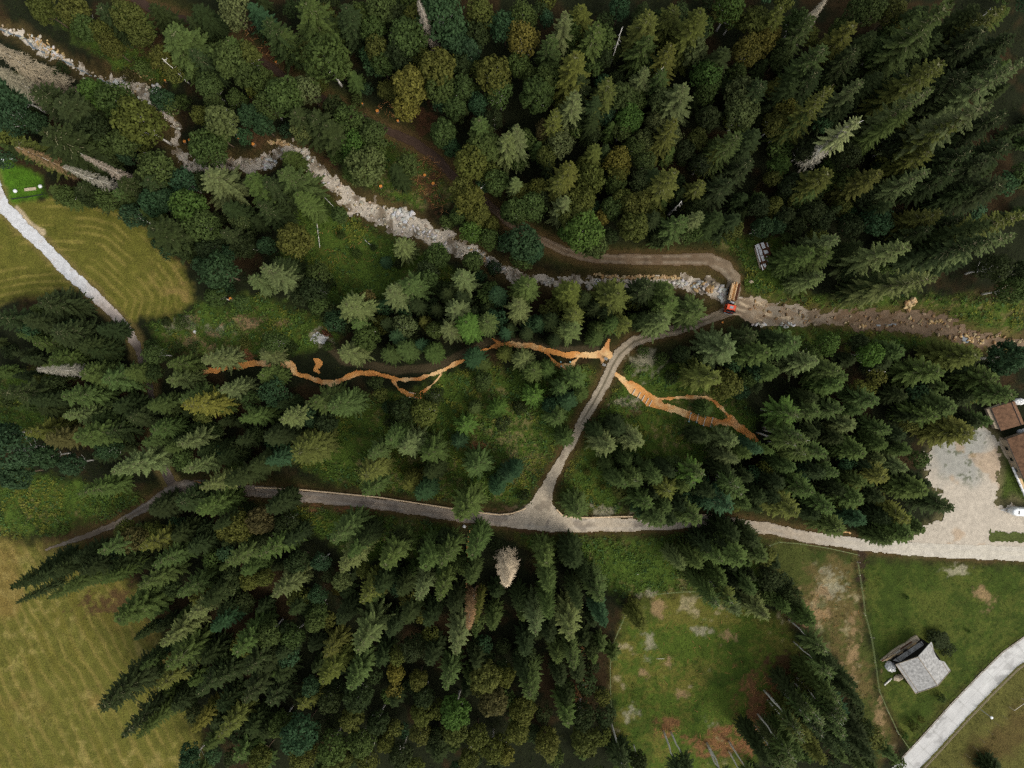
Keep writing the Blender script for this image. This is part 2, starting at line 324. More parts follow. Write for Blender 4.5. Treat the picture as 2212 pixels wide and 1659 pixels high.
    d, _, _, _ = pdist(x, y, wWP); c = mixc(c, A3((120, 104, 62)), (1 - sm(1.5, 3.2, d + (n2 - .5) * 2)) * .6)
    d = pdist(x, y, W([(35, 448), (60, 478), (92, 503)]))[0]; c = mixc(c, A3((178, 160, 128)), (1 - sm(.4, 1.0, d + (n2 - .5) * 1.2)))
    return c

def axis(lo, hi, step, far):
    a = list(np.arange(lo, hi + step, step)); d = step; l = [];x = lo
    while x > -far: d *= 1.35; x -= d; l.append(x)
    x = a[-1]; d = step; r = []
    while x < far: d *= 1.35; x += d; r.append(x)
    return np.array(l[::-1] + a + r)
gx = axis(-142, 142, .36, 2600); gy = axis(-112, 106, .36, 2600)
X, Y = np.meshgrid(gx, gy); x = X.ravel(); y = Y.ravel()
z = hz(x, y); c3 = ground_color(x, y)
near = (np.abs(x) < 150) & (np.abs(y) < 118)
z = z + np.where(near, (fbm(x, y, 1.3, 55, 3) - .5) * .16 - .08, 0)
nx, ny = len(gx), len(gy); I = np.arange(nx * ny).reshape(ny, nx)
Fq = np.stack([I[:-1, :-1], I[:-1, 1:], I[1:, 1:], I[1:, :-1]], -1).reshape(-1, 4)
M_ground = attr_mat('ground_soil_and_grass', 3.2, .62, 1.38, bump=.7, bd=.2, scale2=.5)
g = mesh_np('ground', np.stack([x, y, z], 1), Fq, M_ground, {'col': ('FLOAT_COLOR', np.concatenate([c3, np.ones((len(x), 1))], 1))}, smooth=True)
tag(g, kind='structure')

def sheet(name, segs, color, lift, m, res=.22, poly=None, edge=.5, kind='structure'):
    """a worn sheet laid on the ground wherever the distance rule holds"""
    px = [p[0] for s in segs for p in s[0]] + [p[0] for p in (poly or [])]; py = [p[1] for s in segs for p in s[0]] + [p[1] for p in (poly or [])]
    x0, x1 = max(min(px) - 4, -150), min(max(px) + 4, 150); y0, y1 = max(min(py) - 4, -118), min(max(py) + 4, 118)
    ax = np.arange(x0, x1, res); ay = np.arange(y0, y1, res); XX, YY = np.meshgrid(ax, ay); xx = XX.ravel(); yy = YY.ravel()
    best = np.full(xx.shape, -9.0); dd = np.full(xx.shape, 1.0); al = np.zeros(xx.shape)
    for pts, ws in segs:
        d, w, sd, a = pdist(xx, yy, pts, ws); s = w - d; mm = s > best; best = np.where(mm, s, best); dd = np.where(mm, sd * d / np.maximum(w, .1), dd); al = np.where(mm, a, al)
    if poly: s = sdpoly(xx, yy, poly); mm = s > best; best = np.where(mm, s, best); dd = np.where(mm, 0.0, dd)
    ok = (best + (fbm(xx, yy, 1.6, 77, 4) - .5) * edge * 2.2) > 0
    G = ok.reshape(len(ay), len(ax)); cell = G[:-1, :-1] & G[1:, :-1] & G[:-1, 1:] & G[1:, 1:]
    I = np.arange(len(xx)).reshape(len(ay), len(ax)); Fq = np.stack([I[:-1, :-1][cell], I[:-1, 1:][cell], I[1:, 1:][cell], I[1:, :-1][cell]], -1)
    used, inv = np.unique(Fq, return_inverse=True); xx, yy, dd, al, best = xx[used], yy[used], dd[used], al[used], best[used]
    col = color(xx, yy, dd, al, best)
    zz = hz(xx, yy) + lift
    o = mesh_np(name, np.stack([xx, yy, zz], 1), inv.reshape(-1, 4), m, {'col': ('FLOAT_COLOR', np.concatenate([col, np.ones((len(xx), 1))], 1))}, smooth=True)
    return tag(o, kind=kind)
M_grav = attr_mat('gravel_surface', 5, .74, 1.24, bump=.5, bd=.06, scale2=.9)
M_chip = attr_mat('wood_chips', 7, .75, 1.2, bump=.35, bd=.08, scale2=1.5)
M_conc = attr_mat('old_concrete', 6, .93, 1.06, bump=.15, bd=.03, scale2=.3)

def ruts(dd): return np.exp(-((np.abs(dd) - .5) / .22) ** 2)
def c_north(x, y, d, a, b):
    t = a / a.max(); n = fbm(x, y, 3, 5); e = fbm(x, y, .9, 6)
    c = mixc(np.repeat(A3((72, 56, 46))[None], len(x), 0), A3((112, 94, 74)), sm(.38, .5, t)); c = mixc(c, A3((142, 126, 104)), sm(.62, .7, t)); c = mixc(c, A3((178, 164, 142)), sm(.72, .9, t))
    c = mixc(c, A3((180, 168, 146)) * .95, ruts(d) * sm(.35, .6, n) * .45 * sm(.3, .7, t)); c = mixc(c, A3((70, 66, 42)), np.exp(-(d / .16) ** 2) * sm(.7, .74, t) * (1 - sm(.88, .92, t)) * .75)
    c = mixc(c, A3((62, 48, 38)), sm(.6, .7, n) * .35); return c * (.85 + .3 * e)[:, None]
def c_low(x, y, d, a, b):
    t = x; n = fbm(x, y, 4, 5); e = fbm(x, y, .8, 6); u = np.clip((x + 134) / 268, 0, 1)
    c = mixc(np.repeat(A3((110, 98, 84))[None], len(x), 0), A3((144, 130, 114)), sm(.15, .3, u)); c = mixc(c, A3((188, 174, 152)), sm(.44, .53, u)); c = mixc(c, A3((170, 156, 136)), sm(.62, .7, u)); c = mixc(c, A3((190, 182, 166)), sm(.75, .86, u))
    c = mixc(c, A3((190, 184, 174)) * .95, ruts(d) * .3 * sm(.3, .6, n)); c = mixc(c, A3((98, 90, 84)), sm(.55, .66, n) * .5 * (1 - sm(.7, .8, u))); return c * (.88 + .24 * e)[:, None]
def c_white(x, y, d, a, b):
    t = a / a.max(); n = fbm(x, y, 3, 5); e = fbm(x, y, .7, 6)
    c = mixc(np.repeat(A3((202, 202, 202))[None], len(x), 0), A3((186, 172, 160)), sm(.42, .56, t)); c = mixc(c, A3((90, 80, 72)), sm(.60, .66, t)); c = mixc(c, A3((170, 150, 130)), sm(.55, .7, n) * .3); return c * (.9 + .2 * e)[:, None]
def c_yard(x, y, d, a, b):
    n = fbm(x, y, 6, 5); e = fbm(x, y, 1.2, 6, 5); qx, qy = P0(2075, 985)
    c = np.repeat(A3((184, 173, 156))[None], len(x), 0); g = 1 - sm(.6, 1.2, np.hypot((x - qx) / 8.0, (y - qy) / 7.5) + (n - .5)); c = mixc(c, A3((150, 150, 142)), g * .8); c = mixc(c, A3((88, 92, 70)), sm(.6, .68, e) * g * .8)
    c = mixc(c, A3((172, 142, 108)), sm(.58, .7, n) * .5); return c * (.86 + .28 * e)[:, None]
def c_chip(x, y, d, a, b):
    e = fbm(x, y, 1.4, 6, 4); n = fbm(x, y, 7, 8); c = mixc(np.repeat(A3((218, 152, 84))[None], len(x), 0), A3((236, 196, 140)), sm(.42, .6, n)); s = sm(-110, -90, -x) ; c = mixc(c, A3((176, 104, 52)), sm(.5, .75, fbm(x, y, 2.7, 66, 3)) * .5); return c * (.92 + .16 * e)[:, None]
def c_conc(x, y, d, a, b):
    e = fbm(x, y, 5, 6, 5); n = fbm(x, y, 1.5, 9, 5); c = mixc(np.repeat(A3((194, 192, 188))[None], len(x), 0), A3((150, 148, 144)), sm(.56, .64, e * .5 + n * .5) * .7 * sm(-.2, .6, np.abs(d))); c = mixc(c, A3((208, 207, 202)), sm(.5, .7, fbm(x, y, 3, 14)) * .4)
    j = np.abs((a / 5.2) % 1 - .5); c = mixc(c, A3((140, 138, 132)), (1 - sm(0, .025, j)) * .7); c = mixc(c, A3((150, 147, 140)), (1 - sm(.0, .03, np.abs(np.abs(d) - .1 - .1 * np.sin(a * .3)) )) * .5); return c
def c_bed(x, y, d, a, b):
    t = a / a.max(); n = fbm(x, y, 2.2, 5, 5); e = fbm(x, y, .7, 6, 4)
    c = mixc(np.repeat(A3((160, 148, 130))[None], len(x), 0), A3((200, 188, 170)), sm(.42, .55, n) * (1 - sm(.72, .76, t)) ); c = mixc(c, A3((104, 88, 66)), sm(.52, .66, 1 - n) * .6); c = mixc(c, A3((104, 80, 56)), sm(.77, .84, t) * .75); return c * (.7 + .6 * e)[:, None]
def c_mud(x, y, d, a, b):
    n = fbm((x * .95 - y * .31) * .22, (x * .31 + y * .95) * 1.3, 1.0, 5, 3); c = mixc(np.repeat(A3((142, 124, 102))[None], len(x), 0), A3((200, 180, 150)), sm(.5, .64, n) * .85); c = mixc(c, A3((150, 138, 120)), sm(.5, .6, fbm(x, y, 1.2, 8)) * sm(56, 66, x) ); return c * (.9 + .2 * fbm(x, y, .6, 3))[:, None]
sheet('stream_bed', [(ST, [w * (1.0 if p[0] < 600 else 1.12) + .1 for w, p in zip(STW, STREAM)])], c_bed, .03, M_grav, .28, edge=2.0)
WS = [(-60,30,3),(0,60,3),(42,74,3),(60,95,3),(100,112,2.6),(135,128,2.6),(160,142,2.6),(185,155,2.8),(212,167,3.2),(235,174,3)]
M_water, nt, b = mat('shallow_stream_water', .12, spec=.5); b.inputs['Base Color'].default_value = lin(112, 122, 128)
o_, f_ = noise_mul(nt, N(nt, 'ShaderNodeRGB').outputs[0], 1, 1, 1); bp = N(nt, 'ShaderNodeBump'); bp.inputs['Strength'].default_value = .5; nt.links.new(f_, bp.inputs['Height']); nt.links.new(bp.outputs[0], b.inputs['Normal'])
def c_w(x, y, d, a, b): return np.repeat(A3((120, 128, 134))[None], len(x), 0)
sheet('stream_water', [(W(WS), Wd(WS)), (W([(2092,728),(2102,735),(2112,738)]), [.5,.9,.4]), (W([(2020,692),(2034,694)]), [.3,.3]),(W([(1905,702),(1945,700)]), [.2,.2])], c_w, .1, M_water, .22, edge=.35)
sheet('muddy_ford', [], c_mud, .07, M_grav, .25, poly=wMUD, edge=.6)
sheet('gravel_yard', [], c_yard, .04, M_grav, .25, poly=wYD, edge=2.4)
o = sheet('yard_grass', [], lambda x, y, d, a, b: A3((74, 82, 40))[None] * (.6 + .8 * fbm(x, y, 1, 3))[:, None], .11, M_ground, .25, poly=wYG, edge=1.2)
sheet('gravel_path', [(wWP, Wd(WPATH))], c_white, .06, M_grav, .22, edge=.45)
sheet('forest_track', [(wNT, Wd(NTRACK))], c_north, .10, M_grav, .22, poly=None, edge=.4)
sheet('forest_road', [(wLR, Wd(LROAD))], c_low, .075, M_grav, .22, poly=wFAN, edge=.4)
sheet('wood_chip_path', [c for c in wCH], c_chip, .13, M_chip, .2, edge=.5)
sheet('concrete_road', [(wCR, Wd(CROAD))], c_conc, .09, M_conc, .22, edge=.02)
# ------------------------------------------------------------------ tree shapes (each grown once, then copied)
def rotz(a): return math.cos(a), math.sin(a)
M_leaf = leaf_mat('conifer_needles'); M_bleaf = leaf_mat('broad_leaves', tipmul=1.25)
M_dead = leaf_mat('dead_twigs', tipmul=1.2)
M_bark = flat_mat('spruce_bark', (112, 96, 78), 2.5, .7, 1.3, bump=.5)
M_pale = flat_mat('bleached_wood', (222, 217, 206), 2.5, .8, 1.2, bump=.4)

def conifer(seed, dens=7, wh=30, zb=2.5, wid=1.0, power=.8, H0=28.0, R0=3.8, ragged=.25, leafw=.17, up=0.0, tipb=0.0):
    r = random.Random(seed); V = []; Q = []; T = []
    def quad(p, d, n, L, w, t0, t1):
        # needle spray: elongated leaf from p along d, droops
        b = len(V); m = p + d * L * .5; e = p + d * L + Vector((0, 0, -.12 * L)); s = d.cross(n).normalized() * w
        V.extend([p[:], (m + s)[:], e[:], (m - s)[:]]); T.extend([t0, (t0 + t1) / 2, t1, (t0 + t1) / 2]); Q.append((b, b + 1, b + 2, b + 3))
    for i in range(wh):
        q = (i + r.random() * .6) / wh; zz = zb + (H0 - .6 - zb) * q; t = 1 - q
        Lm = R0 * (t ** power) * (1.0 if q > .12 else .75 + 2 * q) + .25
        n = max(4, int(dens * (.75 + .4 * t) + .5)); a0 = r.random() * 6.28
        lean = r.random() * 6.28
        for k in range(n):
            a = a0 + 6.283 * k / n + r.uniform(-.25, .25); L = Lm * (1 + r.uniform(-ragged, ragged * .6)) * (1 + .1 * math.cos(a - lean))
            if r.random() < .05: continue
            elev = R(-4 + 34 * q ** 2 + r.uniform(-7, 7)); ca, sa = math.cos(a), math.sin(a)
            drop = .28 * L * (1 - q) + .1; steps = max(3, int(L / .30)); prev = Vector((0, 0, zz)); side = Vector((-sa, ca, 0))
            for s in range(1, steps + 1):
                u = s / steps; rad = L * u * math.cos(elev)
                p = Vector((ca * rad, sa * rad, zz + L * u * math.sin(elev) - drop * u * u * .9 + up * u * u * L * .3 + .10 * L * max(0, u - .75)))
                d = (p - prev); dl = d.length; d = d / max(dl, 1e-4); nrm = side.cross(d)
                quad(prev, d, Vector((0, 0, 1)), dl * 1.6, leafw * 1.0, max(0, u - .3), u)
                bl = (.62 * math.sin(math.pi * min(1, .22 + u * .74)) * (.55 + .45 * min(1, L / 3)) + .10) * wid * r.uniform(.8, 1.2)
                if r.random() < .96:
                    for sg in (-1, 1):
                        dd = (d * .72 + side * sg * .8 + Vector((0, 0, -.28 + r.uniform(-.1, .15)))).normalized()
                        quad(prev + d * dl * r.uniform(.2, .8), dd, Vector((0, 0, 1)), bl, leafw * r.uniform(.7, 1.15), u * .8, min(1, u * .8 + .35))
                if q > .5 and u < .62:
                    quad(prev + Vector((0, 0, .06)), d, Vector((0, 0, 1)), dl * 1.1, .045 + .05 * (1 - u), 1.6, 1.6)
                prev = p
    # leader
    for k in range(6):
        a = k * 1.05; quad(Vector((0, 0, H0 - 1.2)), Vector((math.cos(a) * .35, math.sin(a) * .35, 1)).normalized(), Vector((1, 0, 0)), 1.2, .12, .6, 1)
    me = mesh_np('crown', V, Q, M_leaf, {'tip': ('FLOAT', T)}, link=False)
    return me

def broad(seed, nb=54, H0=18.0, R0=4.0, zc=11.5, rz=5.2, leaf=.34, per=62, knob=1.15, squash=1.0):
    r = random.Random(seed); V = []; Q = []; T = []
    cl = [(Vector((0, 0, zc)), R0 * .5)]
    ga = 2.39996
    for i in range(nb):
        u = 1 - (i + .5) / nb * 1.55; th = i * ga + r.uniform(-.35, .35); s = math.sqrt(max(0, 1 - u * u)); k = r.uniform(.66, 1.02)
        cl.append((Vector((math.cos(th) * s * R0 * .84 * k, math.sin(th) * s * R0 * .84 * k, zc + u * rz * .86 * k)), knob * r.uniform(.65, 1.3)))
    for c, cr in cl:
        out = (c - Vector((0, 0, zc - 2))).normalized(); n = int(per * cr * cr / knob / knob)
        for j in range(n):
            d = Vector((r.gauss(0, 1), r.gauss(0, 1), r.gauss(0, 1))).normalized()
            if d.dot(out) < -.25: continue
            rr = cr * r.uniform(.72, 1.12); p = c + Vector((d.x * rr, d.y * rr, d.z * rr * .8)); nrm = (d + Vector((r.uniform(-.7, .7), r.uniform(-.7, .7), r.uniform(-.2, .9)))).normalized()
            a = nrm.cross(Vector((r.uniform(-1, 1), r.uniform(-1, 1), r.uniform(-1, 1)))).normalized(); b2 = nrm.cross(a); l = leaf * r.uniform(.6, 1.3); w = l * .6; b = len(V)
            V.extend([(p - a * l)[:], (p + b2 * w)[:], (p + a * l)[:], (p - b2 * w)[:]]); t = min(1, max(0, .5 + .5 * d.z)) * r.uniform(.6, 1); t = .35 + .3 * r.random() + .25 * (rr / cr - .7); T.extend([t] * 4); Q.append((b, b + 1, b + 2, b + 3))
    return mesh_np('crown', V, Q, M_bleaf, {'tip': ('FLOAT', T)}, link=False)

def skeleton(seed, H0=28.0, pale=True):
    """dead crown: bare upswept twigs"""
    r = random.Random(seed); V = []; Q = []; T = []
    def st(p, e, w, t):
        d = (e - p); s = d.cross(Vector((0, 0, 1))); s = s.normalized() * w if s.length > 1e-4 else Vector((w, 0, 0)); b = len(V)
        V.extend([(p - s)[:], (p + s)[:], (e + s * .3)[:], (e - s * .3)[:]]); T.extend([t, t, min(1, t + .3)] + [min(1, t + .3)]); Q.append((b, b + 1, b + 2, b + 3))
    for i in range(95):
        q = i / 95; zz = 3 + 24.5 * q; L = 3.6 * (1 - q) ** .75 + .5
        for k in range(4):
            a = r.random() * 6.28; l = L * r.uniform(.6, 1.05); d = Vector((math.cos(a), math.sin(a), r.uniform(-.35, .1) + .4 * q)); p = Vector((0, 0, zz)); e = p + d * l * .5 + Vector((0, 0, -.05 * l)); f = e + d * l * .5 + Vector((0, 0, -.16 * l))
            st(p, e, .09, .2); st(e, f, .06, .5)
            for j in range(int(3 + l * 2.6)):
                u = r.uniform(.25, 1); pp = p.lerp(e, u * 2) if u < .5 else e.lerp(f, u * 2 - 1); sd = Vector((-d.y, d.x, 0)) * r.choice((-1, 1)); st(pp, pp + (d * .7 + sd * .8 + Vector((0, 0, r.uniform(-.7, -.1)))) * r.uniform(.35, .85), .055, .6)
    return mesh_np('crown', V, Q, M_dead, {'tip': ('FLOAT', T)}, link=False)

SP = [conifer(11, 7, 24, wid=1.05, power=.55), conifer(12, 6, 24, wid=1.1, ragged=.3, power=.6), conifer(13, 8, 25, wid=1.15, power=.45, ragged=.2), conifer(14, 7, 25, wid=1.0, power=.65, ragged=.28),
      conifer(15, 9, 27, wid=1.25, power=.42, ragged=.22, leafw=.2), conifer(16, 6, 24, wid=1.1, ragged=.34, power=.5), conifer(17, 7, 27, wid=1.0, ragged=.4, power=.5), conifer(18, 9, 24, wid=1.0, ragged=.2, power=.38)]
SPL = [conifer(21, 6, 13, zb=11, wid=1.1, power=.5, ragged=.3), conifer(22, 6, 14, zb=12.5, wid=1.0, power=.55, ragged=.35)]     # high-crowned
SPT = [conifer(23, 6, 11, zb=15, wid=1.1, power=.5, ragged=.3), conifer(24, 7, 10, zb=16, wid=1.0, power=.45, ragged=.35)]
STAR = [conifer(31, 8, 6, zb=2, wid=.9, power=.8, ragged=.12, up=.3)]
BL = [broad(41), broad(42, nb=70, knob=.95), broad(43, nb=44, knob=1.4, rz=6), broad(44, nb=80, knob=.85, rz=6.2, zc=11), broad(45, nb=60, knob=1.05, rz=6.0)]
SH = [broad(51, nb=26, H0=3, R0=1.5, zc=1.2, rz=1.3, leaf=.16, per=40, knob=.5), broad(52, nb=20, H0=3, R0=1.5, zc=1.2, rz=1.5, leaf=.18, per=36, knob=.6)]
DD = [skeleton(61), skeleton(62)]

def trunk_mesh(H, r0, m, seed, limbs=0, name='trunk'):
    r = random.Random(seed); mb = MB(); n = 7
    mb.tube([(r.uniform(-.06, .06) * i, r.uniform(-.06, .06) * i, -0.4 + (H + .4) * i / n) for i in range(n + 1)], [r0 * (1.25 if i == 0 else (1 - i / n * .93)) for i in range(n + 1)], 7)
    for k in range(limbs):
        a = r.random() * 6.28; z0 = H * r.uniform(.32, .72); l = r.uniform(1.6, 3.2); mb.tube([(0, 0, z0), (math.cos(a) * l * .5, math.sin(a) * l * .5, z0 + l * .55), (math.cos(a) * l, math.sin(a) * l, z0 + l * 1.3)], [.13, .09, .03], 5)
    o = mb.build(name, m, smooth=True); me = o.data; bpy.data.objects.remove(o); return me
TRS = [trunk_mesh(27.6, .30, M_bark, 1), trunk_mesh(27.6, .34, M_bark, 2)]
TRP = [trunk_mesh(27.8, .27, M_pale, 3)]
TRB = [trunk_mesh(14, .28, M_bark, 4, 7), trunk_mesh(14, .3, M_pale, 5, 8)]
TRH = [trunk_mesh(1.6, .08, M_bark, 6, 0, 'stem')]

